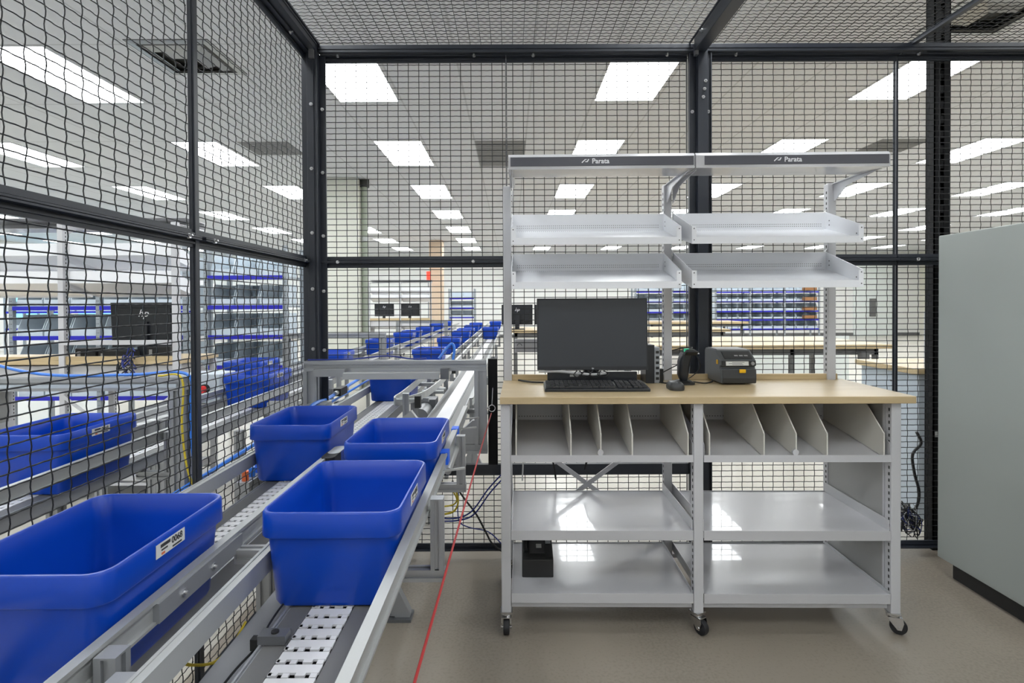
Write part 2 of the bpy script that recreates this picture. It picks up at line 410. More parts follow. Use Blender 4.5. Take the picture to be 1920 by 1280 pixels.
# ---------------------------------------------------------------- the wire mesh cage
PV, PH, WR = .0537, .0292, .0019            # wire pitches and wire radius
def wires(axis_u, axis_v, origin, nrm, u0, u1, v0, v1, name, parent, hole=None, amp_v=.0022, amp_u=.0012):
    """crimped wires filling a rectangle: verticals run along v (spaced PV along u), the others along u"""
    U, V, N, O = (np.array(a, float) for a in (axis_u, axis_v, nrm, origin))
    allv, allf, base = [], [], 0
    def run(A, B, P, a0, a1, pitch_c, amp, per, nper, phase):
        nonlocal base
        n = max(2, int((a1 - a0) / per * nper) + 1)
        t = np.linspace(a0, a1, n)
        wv = amp * np.sin(2 * np.pi * (t - 0.0) / per + phase)
        cen = O + A[None] * t[:, None] + B[None] * pitch_c + N[None] * wv[:, None]
        ring = np.stack([cen + B * WR, cen + N * WR, cen - B * WR, cen - N * WR], 1).reshape(-1, 3)
        i = np.arange(n - 1)[:, None] * 4; k = np.arange(4)[None]; k2 = (k + 1) % 4
        f = np.stack([i + k, i + k2, i + 4 + k2, i + 4 + k], -1).reshape(-1, 4) + base
        allv.append(ring); allf.append(f); base += len(ring)
    def spans(c, along_u):
        if hole is None: return [(u0, u1) if along_u else (v0, v1)]
        h0, h1, g0, g1 = hole
        if along_u:
            if g0 < c < g1: return [s_ for s_ in ((u0, h0), (h1, u1)) if s_[1] - s_[0] > .01]
            return [(u0, u1)]
        if h0 < c < h1: return [s_ for s_ in ((v0, g0), (g1, v1)) if s_[1] - s_[0] > .01]
        return [(v0, v1)]
    for j, c in enumerate(np.arange(math.ceil(u0 / PV) * PV + PV * .3, u1, PV)):
        for a0, a1 in spans(c, False): run(V, U, None, a0, a1, c, amp_v, 2 * PH, 6, PI * (j % 2))
    for j, c in enumerate(np.arange(math.ceil(v0 / PH) * PH, v1, PH)):
        for a0, a1 in spans(c, True): run(U, V, None, a0, a1, c, amp_u, 2 * PV / 3, 4, PI * (j % 2))
    vv = np.concatenate(allv); ff = np.concatenate(allf)
    me = bpy.data.meshes.new(name); me.vertices.add(len(vv)); me.vertices.foreach_set('co', vv.astype(np.float32).ravel())
    me.loops.add(ff.size); me.loops.foreach_set('vertex_index', ff.astype(np.int32).ravel())
    me.polygons.add(len(ff)); me.polygons.foreach_set('loop_start', np.arange(0, ff.size, 4, dtype=np.int32))
    me.polygons.foreach_set('use_smooth', np.ones(len(ff), bool))
    me.materials.append(M['cage_wire']); me.update(calc_edges=True); me.validate()
    o = bpy.data.objects.new(name, me); C.objects.link(o); o.parent = parent
    return o
def bolt(parent, p, d, r=.006, l=.014):
    p, d = Vector(p), Vector(d).normalized()
    b = MB().cyl(p - d * .002, p + d * l * .35, r * 1.5, 6).cyl(p + d * l * .3, p + d * l, r * .6, 8)
    return b.build('bolt', 'bolt_zinc', parent)
FW = .028                                    # width of the angle framing each mesh panel
def panel(label, kind, fixed, a0, a1, z0, z1, group=None, hole=None, bolts=(), tri=None):
    """kind 'x': panel in plane Y=fixed spanning X a0..a1; kind 'y': plane X=fixed spanning Y a0..a1"""
    t = thing('wire_mesh_panel', label, 'mesh panel', group=group)
    m_ = MB(); d0, d1 = -.012, .03
    def bx(p0, p1, q0, q1, e0=d0, e1=d1):
        if kind == 'x': m_.box(p0, p1, fixed - e1, fixed - e0, q0, q1)
        elif fixed < 0: m_.box(fixed + e0, fixed + e1, p0, p1, q0, q1)
        else: m_.box(fixed - e1, fixed - e0, p0, p1, q0, q1)
    for q0, q1, up in ((z0, z0 + FW, 0), (z1 - FW, z1, 1)):
        bx(a0, a1, q0, q1, -.004, .006)
        e = (q1 - .005, q1) if up else (q0, q0 + .005)
        bx(a0, a1, e[0], e[1], -.004, .034)
        c = (q0 + q1) / 2; bx(a0, a1, c - .003, c + .003, .006, .011)
    bx(a0, a0 + .003, z0 + FW, z1 - FW, -.006, .006); bx(a1 - .003, a1, z0 + FW, z1 - FW, -.006, .006)
    m_.build('frame', 'cage_steel', t)
    if kind == 'x': wires((1, 0, 0), (0, 0, 1), (0, fixed + .008, 0), (0, 1, 0), a0 + .004, a1 - .004, z0 + .004, z1 - .004, 'wire_mesh', t, hole)
    else: wires((0, 1, 0), (0, 0, 1), (fixed - .008, 0, 0), (1, 0, 0), a0 + .004, a1 - .004, z0 + .004, z1 - .004, 'wire_mesh', t, hole)
    for b in bolts:
        if kind == 'x': bolt(t, (b[0], fixed - .03, b[1]), (0, -1, .25))
        else: bolt(t, (fixed + .03, b[0], b[1]), (1, 0, .25))
    return t
YB, XL = 2.85, -1.035
ZT, ZM1, ZM0, ZB = 2.575, 1.558, 1.498, .045
zb = (1.53, 2.565)
panel('upper mesh panel of the back wall between the corner post and the workbench sign', 'x', YB, -.985, -.0185, 1.529, ZT, bolts=((-.88, 1.527), (-.19, 1.527), (-.87, 2.57), (-.18, 2.57)))
panel('upper mesh panel of the back wall above the left half of the workbench', 'x', YB, -.0175, .91, 1.529, ZT, bolts=((.12, 2.57), (.80, 2.57)))
panel('upper mesh panel of the back wall above the right half of the workbench', 'x', YB, 1.02, 1.988, 1.529, ZT, bolts=((1.15, 2.57),))
panel('upper mesh panel of the back wall crossing the black column at the right', 'x', YB, 1.992, 3.3, 1.529, ZT, bolts=((2.08, 2.57), (2.08, 1.527)))
panel('lower mesh panel of the back wall with the opening for the tote conveyors', 'x', YB, -.985, -.0185, ZB, 1.527, hole=(-.98, -.07, .46, 1.03))
panel('lower mesh panel of the back wall directly behind the left half of the workbench', 'x', YB, -.0175, .91, ZB, 1.527)
panel('lower mesh panel of the back wall directly behind the right half of the workbench', 'x', YB, 1.02, 1.988, ZB, 1.527)
panel('lower mesh panel of the back wall behind the coiled cables and the grey cabinet', 'x', YB, 1.992, 3.3, ZB, 1.527)
t = thing('conveyor_opening_frame', 'black steel frame around the conveyor opening in the mesh wall', 'frame')
MB().box(-.118, -.07, YB - .035, YB - .007, .49, 1.03).build('upright', 'black_steel', t)
MB().box(-.985, .906, YB - .035, YB - .007, .435, .49).build('lower_bar', 'cage_steel', t)
def post(label, x0, x1, y0, y1, z1=ZT + .07, name='cage_post', holes=()):
    t = thing(name, label, 'post', ((x0 + x1) / 2, (y0 + y1) / 2, 0))
    a, b = (x1 - x0) / 2, (y1 - y0) / 2
    MB().box(-a, a, -b, b, .008, z1).build('tube', 'cage_steel', t, bevel=.003)
    MB().box(-a - .02, a + .02, -b, b, 0, .008).build('foot_plate', 'cage_steel', t)
    return t
t = post('dark steel corner post where the left and back mesh walls meet', -1.015, -.965, YB - .075, YB - .02)
MB().box(-.012, .012, -.034, -.0275, .06, ZT - .05).build('front_rib', 'cage_steel', t)
a = MB().box(.025, .055, .018, .026, .05, ZT).box(-.052, -.025, -.02, .02, .05, ZT); a.build('angle', 'cage_steel', t)
for z in (2.30, 1.98, 1.66, 1.38, 1.08): bolt(t, (.04, .012, z), (0, -1, 0)); bolt(t, (-.0, -.034, z + .01), (0, -1, 0))
MB().box(-.006, .018, -.05, -.034, ZT - .04, ZT + .02).build('bracket', 'bolt_zinc', t)
t = post('dark steel middle post of the back mesh wall behind the workbench', .943, .993, YB - .075, YB - .02)
a = MB().box(-.057, -.025, .012, .026, .05, ZT).box(.025, .052, .012, .026, .05, ZT).box(.048, .054, .0, .026, .05, ZT).box(-.06, -.055, .0, .026, .05, ZT)
a.build('angle', 'cage_steel', t)
for z in (2.42, 2.38, 2.34): bolt(t, (.012 - (2.42 - z) * .15, -.028, z), (0, -1, 0))
for z in (2.28, 1.98, 1.75): bolt(t, (.04, .012, z), (0, -1, 0)); bolt(t, (-.042, .012, z), (0, -1, 0))
MB().box(-.045, -.028, -.045, -.02, ZT - .03, ZT + .015).build('bracket', 'bolt_zinc', t)
# roof rails
def rail(label, x0, x1, y0, y1, z0, z1, ridge=True, name='cage_rail'):
    t = thing(name, label, 'rail')
    m_ = MB().box(x0, x1, y0, y1, z0, z1)
    m_.build('tube', 'cage_steel', t, bevel=.003)
    if ridge:
        zc = (z0 + z1) / 2
        if x1 - x0 > y1 - y0: MB().box(x0, x1, y0 - .004, y0, zc - .004, zc + .004).build('ridge', 'cage_steel', t)
        else: MB().box(x1, x1 + .004, y0, y1, zc - .004, zc + .004).build('ridge', 'cage_steel', t)
    return t
rail('dark top rail along the back mesh wall', -.963, 3.3, YB - .055, YB - .014, ZT + .003, ZT + .042)
rail('dark top rail along the left mesh wall', XL + .005, XL + .07, -.6, YB - .08, ZT + .003, ZT + .068)
t = rail('roof beam running from the middle post toward the camera', .922, .982, -.6, YB - .076, 2.565, 2.645, ridge=False)
bolt(t, (.92, YB - .2, 2.61), (-1, 0, 0))
# left mesh wall
panel('upper mesh panel of the left wall next to the corner post', 'y', XL, 1.824, YB - .06, 1.529, ZT, bolts=((2.70, 1.527), (1.88, 1.527), (2.55, 2.56)))
panel('upper mesh panel of the left wall nearest the camera', 'y', XL, .1, 1.80, 1.529, ZT, bolts=((1.73, 1.527),))
panel('lower mesh panel of the left wall next to the corner post', 'y', XL, 1.824, YB - .06, ZB, 1.527)
panel('lower mesh panel of the left wall nearest the camera', 'y', XL, .1, 1.80, ZB, 1.527)
tag(MB().box(XL - .004, XL + .012, 1.801, 1.823, .0, ZT).build('panel_joint_bar', 'cage_steel'), 'flat dark bar joining the two halves of the left mesh wall', 'joint bar')
tag(MB().box(1.983, 1.997, YB + .012, YB + .018, .0, ZT).build('panel_joint_bar', 'cage_steel'), 'flat dark bar joining the mesh panels just left of the black column', 'joint bar')
# roof mesh
def roof(label, x0, x1, y0, y1):
    t = thing('wire_mesh_panel', label, 'mesh panel')
    z = ZT + .055
    m_ = MB().box(x0, x1, y1 - .02, y1, z - .03, z - .004).box(x0, x0 + .008, y0, y1, z - .01, z - .004).box(x1 - .008, x1, y0, y1, z - .01, z - .004)
    m_.build('frame', 'cage_steel', t)
    wires((1, 0, 0), (0, 1, 0), (0, 0, z), (0, 0, 1), x0, x1, y0, y1, 'wire_mesh', t, amp_v=.0012, amp_u=.0022)
    return t
roof('roof mesh panel above the space between the left wall and the roof beam', XL + .07, .915, .9, YB - .005)
roof('roof mesh panel to the right of the roof beam', .99, 2.03, .9, YB - .005)
roof('roof mesh panel at the far right beyond the flat bar', 2.04, 3.6, .9, YB - .005)
tag(MB().box(2.022, 2.046, .9, YB - .06, ZT + .03, ZT + .048).build('panel_joint_bar', 'cage_steel'), 'flat dark bar joining the roof mesh panels at the right', 'joint bar')
# black column beyond the mesh
t = thing('slotted_column', 'tall black slotted column standing behind the mesh beside the grey cabinet', 'column', (2.262, 2.925, 0))
s_ = MB().box(-.043, -.037, -.03, .03, 0, LH).box(.037, .043, -.03, .03, 0, LH).box(-.043, .043, .024, .03, 0, LH).box(-.043, -.010, -.03, -.026, 0, LH).box(.010, .043, -.03, -.026, 0, LH)
s_.build('channel', 'black_steel', t)
b = MB()
for k in range(40): b.box(-.010, .010, -.027, -.022, .06 + k * .078, .10 + k * .078)
b.build('rungs', 'black_steel', t)
MB().box(-.034, -.014, -.034, -.030, .60, .628).build('label', 'label_white', t)

# ---------------------------------------------------------------- totes
TB = .70                                     # height of every conveyor belt
def tote_mesh():
    h = .199; rg = []
    rg.append(rrect(.112, .152, .022, 0)); rg.append(rrect(.120, .160, .028, .002)); rg.append(rrect(.1235, .164, .03, .010))
    rg.append(rrect(.1325, .1765, .03, h - .050)); rg.append(rrect(.1405, .186, .034, h - .0505)); rg.append(rrect(.1415, .187, .034, h - .048))
    rg.append(rrect(.1405, .1865, .034, h - .004)); rg.append(rrect(.138, .184, .033, h)); rg.append(rrect(.1345, .180, .031, h))
    rg.append(rrect(.132, .177, .030, h - .004)); rg.append(rrect(.1275, .171, .028, h - .05)); rg.append(rrect(.119, .159, .03, .014)); rg.append(rrect(.112, .152, .03, .006))
    return MB().loft(rg)
def make_tote():
    t = thing('tote', '', 'tote')
    tote_mesh().build('bin_body', 'blue_plastic', t, smooth=True)
    l = MB().box(.1412, .1422, -.062, .022, .166, .190).build('label', 'label_white', t)
    tx = MB()
    for k, (a, b) in enumerate(((-.050, -.022), (-.048, -.030), (-.016, .012))):
        z = (.181, .175, .1685)[k]; tx.box(.1422, .1425, a, b, z, z + (.006, .003, .003)[k])
    tx.build('print', 'label_ink', l)
    MB().box(.1422, .1425, -.048, -.038, .168, .172).build('mark', 'label_orange', l)
    text('number', '0068', .0165, 'label_ink', l, (.1424, -.002, .181), (PI / 2, 0, PI / 2), depth=.0002, bold=.0004)
    return t
tote0 = make_tote(); used = [0]
def tote(x, y, label, group='blue totes riding on the conveyors', rz=0.):
    if not used[0]:
        used[0] = 1; o = tote0; o.location = (x, y, TB + .0005); o.rotation_euler = (0, 0, rz); o['label'] = label; o['group'] = group; return o
    return dup(tote0, (x, y, TB + .0005), rz, label, group)
L0, L1, L2 = -1.570, -.763, -.363
HT = .187
tote(L1, .836 + HT, 'empty blue tote in the left foreground, cut off by the photo edge')
tote(L2, 1.085 + HT, 'empty blue tote nearest the camera on the right hand conveyor')
tote(L1, 1.88 + HT, 'blue tote beside the left mesh wall, with a black tipped guide at its right')
tote(L2, 1.63 + HT, 'blue tote directly behind the nearest tote of the right hand conveyor')
tote(L1, 3.45 + HT, 'blue tote framed under the aluminium beam of the mesh opening')
tote(L0, 1.755 + HT, 'long blue tote outside the left mesh wall at the photo edge')
tote(L0, 3.25 + HT, 'blue tote outside the left mesh wall, nearer of the pair beside the corner post')
tote(-1.95, 3.98 + HT, 'blue tote outside the left mesh wall, farther of the pair beside the corner post')
for k, y in enumerate((4.7, 6.45, 8.0, 8.6, 9.9, 11.6, 13.2)):
    tote(L0, y + HT, f'blue tote beyond the mesh on the leftmost belt, {ordn[k]} from the mesh')
for k, y in enumerate((5.0, 6.7, 8.3, 9.2, 10.6, 12.0)):
    tote(L1, y + HT, f'blue tote beyond the mesh opening on the middle belt, {ordn[k]} from the mesh')
tote(L2, 9.6 + HT, 'lone blue tote far down the right hand belt beyond the mesh')
tote(L2, 13.0 + HT, 'tiny blue tote farthest down the right hand belt')

# ---------------------------------------------------------------- conveyors
def guide_mb(x, y0, y1, side, zt, h=.042, th=.014):
    """C shaped aluminium guide with a bead along its top; side=+1 when it stands right of the belt"""
    o = MB().box(x - th / 2, x + th / 2, y0, y1, zt - h, zt)
    o.box(x + side * th / 2, x + side * (th / 2 + .006), y0, y1, zt - .006, zt + .0015)
    o.box(x + side * th / 2, x + side * (th / 2 + .006), y0, y1, zt - h, zt - h + .005)
    return o
def profile(a, b, wd=.045):
    """slotted aluminium extrusion between two points"""
    a, b = Vector(a), Vector(b); t = (b - a).normalized()
    up = Vector((0, 0, 1)) if abs(t.z) < .9 else Vector((0, 1, 0))
    sx = t.cross(up).normalized(); sz = sx.cross(t).normalized(); c = (a + b) / 2; L = (b - a) / 2; h = wd / 2; s = wd * .17; q = wd * .18
    o = MB()
    for i in (-1, 1):
        for j in (-1, 1):
            o.obox(c + sx * i * (h - (h - s) / 2) + sz * j * (h - (h - s) / 2), sx * (h - s) / 2, L, sz * (h - s) / 2)
    o.obox(c, sx * (h - q), L * .999, sz * (h - q))
    for e, sg_ in ((b, 1), (a, -1)): o.obox(Vector(e) + t * .0015 * sg_, sx * h, t * .0015, sz * h)
    return o
def chain(x, y0, y1):
    o = MB(); p = .0345; n = int((y1 - y0) / p)
    for k in range(n):
        y = y0 + k * p
        o.box(x - .041, x + .041, y + .009, y + .030, TB - .004, TB)
        for j, u in enumerate((-.034, -.012, .012, .034)):
            o.box(x + u - .0055, x + u + .0055, y - .002, y + .0085, TB - .004, TB - .0003) if j % 2 else o.box(x + u - .008, x + u + .008, y + .0015, y + .009, TB - .004, TB)
        o.box(x - .041, x - .036, y, y + .009, TB - .004, TB)
    return o
def conveyor(x, label, y0, y1, guides, legs, group='belt conveyors for the blue totes'):
    t = thing('chain_conveyor', label, 'conveyor')
    chain(x, y0, min(y1, 9.0)).build('chain_belt', 'chain_white', t)
    if y1 > 9.0: MB().box(x - .041, x + .041, 9.0, y1, TB - .004, TB).build('far_belt', 'chain_white', t)
    MB().box(x - .041, x + .041, y0, y1, TB - .030, TB - .012).build('under_rail', 'slot_black', t)
    for s in (-1, 1):
        MB().box(x + s * .043, x + s * .088, y0, y1, TB - .046, TB - .003).box(x + s * .088, x + s * .092, y0, y1, TB - .05, TB + .001).build('side_frame', 'alu', t)
        MB().box(x + s * .043, x + s * .084, y0, y1, TB - .003, TB - .0015).build('wear_strip', 'wear_grey', t)
    for (s, a, b, off, zt, brs) in guides:
        g = guide_mb(x + s * off, a, b, s, zt).build('guide_rail', 'alu_bright', t)
        for y in brs:
            xo = x + s * (off + .032)
            profile((xo, y, TB - .055), (xo, y, zt - .008), .032).build('guide_post', 'alu', g)
            profile((x + s * .07, y, TB - .07), (xo + s * .016, y, TB - .07), .03).build('cross_arm', 'alu', g)
    for lx, ly in legs:
        l = profile((x + lx, ly, .02), (x + lx, ly, TB - .05), .04).build('leg', 'alu', t)
        MB().box(x + lx - .09, x + lx + .09, ly - .04, ly + .04, 0, .012).build('foot_plate', 'alu_dark', l)
        g = MB()
        for s in (-1, 1):
            g.prism([(x + lx + s * .02, .012), (x + lx + s * .082, .012), (x + lx + s * .082, .03), (x + lx + s * .03, .135), (x + lx + s * .02, .135)], 1, ly - .02, ly + .02)
        g.build('gusset', 'alu', l)
    return t
cv2 = conveyor(L2, 'right hand tote conveyor with a white chain belt, nearest the workbench', .35, 15,
         [(1, .35, 2.62, .143, .828, (1.39, 2.05)), (-1, .35, 1.60, .142, .805, (.75, 1.45)), (1, 3.0, 15, .143, .80, (3.5, 5, 7, 9)), (-1, 4.2, 15, .142, .80, (5, 7, 9))],
         ((-.145, 2.30), (.05, 4.4), (0, 6.6), (0, 9), (-.0, .9)))
cv1 = conveyor(L1, 'middle tote conveyor running just inside the left mesh wall', .35, 15,
         [(1, .35, 1.80, .148, .812, (.80,)), (-1, .35, 3.6, .147, .79, (1.3, 2.2, 3.0)), (1, 4.4, 15, .148, .80, (5, 7, 9)), (-1, 3.7, 15, .147, .79, (5.5, 7.5))],
         ((0, 1.7), (0, 3.3), (0, 5.4), (0, 7.8)))
cv0 = conveyor(L0, 'leftmost tote conveyor running outside the left mesh wall', .6, 15,
         [(1, .6, 15, .165, .81, (2.22, 4.4, 6.6)), (-1, .6, 15, .165, .81, (2.4, 4.4, 6.6))],
         ((0, 1.9), (.14, 2.9), (0, 4.4), (0, 6.6)))
# details on the inner conveyors
MB().box(L2 - .245, L2 - .15, .35, 1.5, .575, .58).box(L2 - .15, L2 - .092, .35, 1.5, .58, .585).build('drip_tray', 'tray_grey', cv2)
profile((L1 + .165, 1.205, .765), (L2 - .15, 1.205, .765), .03).build('tie_bar', 'alu_bright', cv1)
MB().box(L1 + .15, L1 + .166, .93, 1.22, .772, .806).build('splice_plate', 'alu', cv1)
for y in (1.0, 1.1): bolt(cv1, (L1 + .166, y, .789), (1, 0, 0), r=.005, l=.008)
# black rounded tip on the end of the short divider guide
tip = MB().loft([rrect(.022, .05, .02, z, 5, L1 + .165, 1.83) for z in (.775, .815)])
tip.build('guide_end_cap', 'slot_black', cv1)
MB().loft([rrect(.02, .05, .018, z, 5, L1 + .168, 1.88) for z in (.816, .8165)]).build('guide_top_plate', 'alu_bright', cv1)
# proximity sensor by the belt of the right hand conveyor
sn = MB().box(L2 - .095, L2 - .045, .985, 1.012, TB, TB + .016).build('sensor', 'alu_dark', cv2)
MB().cyl((L2 - .068, .998, TB + .016), (L2 - .068, .998, TB + .019), .007).build('sensor_lens', 'slot_black', sn, smooth=True)
MB().box(L2 - .108, L2 - .096, .985, 1.0, TB - .01, TB + .01).build('connector', 'slot_black', sn)
MB().tube(smooth_path([(L2 - .10, 1.0, TB - .004), (L2 - .10, 1.12, TB + .006), (L2 - .085, 1.4, TB + .004)]), .0022, 6).build('sensor_cable', 'black_cable', sn, smooth=True)
MB().tube(smooth_path([(L2 - .102, .99, TB - .01), (L2 - .11, .9, TB - .01), (L2 - .105, .7, TB - .012)]), .0022, 6).build('sensor_cable', 'black_cable', sn, smooth=True)
# blue tape ties on the right guide
for y in (1.78, 2.12):
    MB().box(L2 + .132, L2 + .158, y, y + .05, .783, .831).build('blue_tape', 'blue_tape', cv2)
MB().cyl((L2 + .16, 1.75, .78), (L2 + .16, 2.02, .78), .012, 10).build('reflector_tube', 'alu_bright', cv2, smooth=True)
for y in (1.72, 2.3, 2.5): MB().bar((L2 + .15, y, .79), (L2 + .215, y + .03, .79), .006, .006).build('clamp_rod', 'alu_bright', cv2)
# U shaped divider between the two inner conveyors beyond the merge
dv = thing('guide_divider', 'U shaped aluminium guide rail dividing the two belts beneath the aluminium beam', 'guide rail')
path = [(L1 + .30, 4.3, .80), (L1 + .30, 3.6, .80), (L1 + .27, 3.12, .80), (L1 + .20, 2.93, .80), (L1 + .155, 2.90, .80), (L1 + .14, 2.98, .80), (L1 + .148, 3.2, .80), (L1 + .148, 4.3, .80)]
pp = smooth_path(path, 5); u_ = MB()
for a, b in zip(pp[:-1], pp[1:]): u_.bar(a, b + (b - a) * .08, .008, .04)
u_.build('rail', 'alu_bright', dv)
for p_ in ((L1 + .22, 3.1), (L1 + .22, 3.7)):
    q = profile((p_[0], p_[1], .63), (p_[0], p_[1], .765), .04).build('post', 'alu', dv)
    MB().box(p_[0] - .035, p_[0] + .045, p_[1] - .03, p_[1] + .03, .601, .63).build('foot', 'alu_dark', q)
    MB().box(L1 + .14, L1 + .30, p_[1] - .012, p_[1] + .012, .765, .785).build('cross_arm', 'alu', q)
# machinery between the belts beyond the opening
mc = thing('transfer_unit', 'silver transfer mechanism with plates and motors under the aluminium beam', 'machine')
MB().box(-.56, -.47, 2.55, 3.9, .50, .60).build('bed_plate', 'alu', mc)
MB().box(-.60, -.47, 3.42, 3.55, .601, .72).build('gearbox', 'alu_dark', mc)
MB().cyl((-.535, 3.22, .652), (-.535, 3.42, .652), .05, 16).build('motor', 'alu', mc, smooth=True)
MB().prism([(-.58, .72), (-.50, .78), (-.44, .70), (-.52, .62)], 1, 2.75, 2.78).build('bracket_plate', 'alu_bright', mc)
MB().prism([(-.60, .60), (-.47, .69), (-.46, .62), (-.55, .54)], 1, 3.5, 3.54).build('bracket_plate', 'alu_bright', mc)
for k in range(2): MB().cyl((-.62, 3.85 + k * .12, .70), (-.47, 3.85 + k * .12, .70), .014, 10).build('roller', 'alu_bright', mc, smooth=True)
for x_ in (-.60, -.48): profile((x_, 3.3, .0), (x_, 3.3, .5), .04).build('leg', 'alu', mc)
# the light belt cover strip near the opening on the right hand belt
MB().box(L2 - .037, L2 + .037, 2.02, 8.6, TB + .0005, TB + .008).build('belt_cover', 'chain_white', cv2)

# aluminium portal in the cage opening and the one outside
def portal(label, x0, x1, y, zt, z1=.03):
    t = thing('aluminium_portal', label, 'frame', (0, y, 0))
    for x, zb_ in ((x0, .03), (x1, z1)):
        p_ = profile((x, 0, zb_), (x, 0, zt - .05), .06).build('post', 'alu', t)
        if zb_ < .1: MB().box(x - .05, x + .05, -.06, .06, 0, .03).build('foot', 'alu_dark', p_)
    profile((x0 - .025, 0, zt - .025), (x1 + .025, 0, zt - .025), .05).build('top_beam', 'alu', t)
    return t
pt = portal('aluminium portal frame standing in the conveyor opening of the mesh wall', -.985, -.15, 2.72, 1.035, z1=.625)
MB().box(-.80, -.34, -.10, -.028, .978, .985).box(-.80, -.34, -.10, -.095, .955, .978).build('light_curtain_rail', 'alu_bright', pt)
MB().box(-.95, -.80, -.07, -.03, .965, 1.0).build('junction_box', 'alu', pt)
MB().box(-.34, -.30, -.07, -.03, .95, 1.0).build('bracket', 'alu_dark', pt)
MB().box(-.99, -.90, -.05, .05, .80, .83).build('clamp', 'alu', pt)
profile((-.35, 0, .60), (-.12, 0, .60), .045).build('lower_arm', 'alu', pt)
for zc, sx in ((.66, -.20),): MB().prism([(-.175, .625), (-.30, .625), (-.30, .64), (-.19, .74), (-.175, .74)], 1, -.02, .02).build('gusset', 'alu', pt)
lt = thing('support_stand', 'short aluminium post on the lower bar of the conveyor opening', 'stand')
profile((-.255, 2.78, .535), (-.255, 2.78, .68), .04).build('post', 'alu', lt)
profile((-.40, 2.78, .513), (-.235, 2.78, .513), .045).build('base_bar', 'alu', lt)
MB().prism([(-.275, .536), (-.36, .536), (-.36, .545), (-.285, .62), (-.275, .62)], 1, 2.765, 2.795).build('gusset', 'alu', lt)
p0 = portal('aluminium portal frame over the leftmost belt with blue hose on its beam', -2.35, -1.30, 2.17, 1.03)
MB().box(-2.35, -1.30, -.0275, -.0245, .992, 1.006).build('beam_stripe', 'counter_grey', p0)
portal('second aluminium portal frame over the leftmost belt, beyond the mesh opening', -2.15, -1.23, 5.3, 1.04)
portal('third aluminium portal frame over the leftmost belt, far away', -2.15, -1.23, 10.5, 1.0)

# cables and hoses
cable('pull_cord', [(-.098, 2.70, .775), (-.13, 1.8, .735), (-.158, .98, .695), (-.175, .5, .67)], .0028, 'red_cord', 'taut red pull cord along the right side of the conveyor', 'cord', k=2)
rg = thing('cord_ring', 'round metal ring anchoring the red pull cord to the aluminium post', 'ring', (-.095, 2.70, .80))
MB().tube([(.016 * math.cos(a * PI / 8), 0, .016 * math.sin(a * PI / 8)) for a in range(17)], .0022, 6, cap=False).build('ring', 'bolt_zinc', rg, smooth=True)
MB().cyl((-.05, .02, 0), (-.012, 0, 0), .004).build('eye_bolt', 'bolt_zinc', rg, smooth=True)
MB().cyl((0, 0, .016), (.005, .0, .10), .002).build('spring', 'bolt_zinc', rg, smooth=True)
cable('air_hose', [(-.955, 2.4, .80), (-.945, 2.66, .835), (-.950, 2.87, .825), (-.94, 3.2, .845), (-.93, 3.7, .865)], .009, 'blue_hose', 'bright blue air hose just inside the corner post', 'hose')
cable('air_hose', [(-.97, 2.4, .76), (-.955, 2.66, .80), (-.955, 2.87, .795), (-.955, 3.3, .80), (-.95, 3.8, .81)], .007, 'blue_hose', 'second blue air hose lying under the first beside the corner post', 'hose')
cb = thing('hose_manifold', 'black and brass hose connector on the blue air hoses', 'connector', (-.943, 3.05, .835))
MB().box(-.02, .02, -.06, .06, -.02, .02).build('body', 'slot_black', cb); MB().cyl((0, -.1, 0), (0, -.06, 0), .012).build('fitting', 'alu_bright', cb)
cable('air_hose', [(-1.26, 1.9, .60), (-1.24, 2.4, .63), (-1.22, 2.9, .66), (-1.2, 3.6, .70)], .009, 'blue_hose', 'light blue hose running low outside the left mesh wall', 'hose')
cable('air_hose', [(-1.22, 2.0, .57), (-1.20, 2.5, .60), (-1.19, 3.2, .66)], .006, 'blue_hose', 'thin blue hose below the light blue one outside the left mesh', 'hose')
cable('blue_cable', [(-2.5, 2.35, 1.26), (-2.15, 2.2, 1.12), (-1.85, 2.17, 1.045), (-1.5, 2.17, 1.04), (-1.32, 2.17, 1.05), (-1.25, 2.16, 1.02), (-1.25, 2.15, .9), (-1.24, 2.15, .72), (-1.2, 2.15, .6)], .006, 'blue_hose', 'blue cable sagging onto the portal beam and down its post at left')
cable('yellow_cable', [(-1.36, 2.13, 1.04), (-1.27, 2.13, 1.03), (-1.265, 2.12, .85), (-1.25, 2.12, .7), (-1.22, 2.12, .6)], .004, 'yellow_cable', 'yellow cable taped to the portal post outside the left mesh')
cable('blue_cable', [(-1.0, 2.72, 1.04), (-.8, 2.72, 1.042), (-.62, 2.74, 1.055), (-.5, 2.75, 1.04), (-.42, 2.74, 1.042)], .004, 'navy_cable', 'navy cable lying along the aluminium beam of the opening')
cable('blue_cable', [(-.36, 2.76, 1.04), (-.33, 2.78, 1.08), (-.30, 2.80, 1.11), (-.285, 2.78, 1.08), (-.295, 2.74, 1.0)], .007, 'blue_hose', 'blue hose loop standing above the right end of the aluminium beam')
cable('yellow_cable', [(-1.02, 1.70, .205), (-1.02, 1.75, .165), (-1.02, 1.88, .09), (-1.02, 2.0, .075), (-1.02, 2.1, .10)], .005, 'yellow_cable', 'yellow cable hanging low in front of the left mesh wall')
cable('yellow_cable', [(-.36, 2.76, .42), (-.30, 2.77, .40), (-.27, 2.77, .33), (-.29, 2.77, .27), (-.36, 2.77, .25)], .005, 'yellow_cable', 'yellow cable loop below the opening beside the red cord')
cable('yellow_cable', [(-.37, 2.80, .39), (-.31, 2.80, .37), (-.28, 2.80, .32), (-.30, 2.80, .29), (-.37, 2.80, .28)], .004, 'yellow_cable', 'inner turn of the yellow cable loop below the opening')
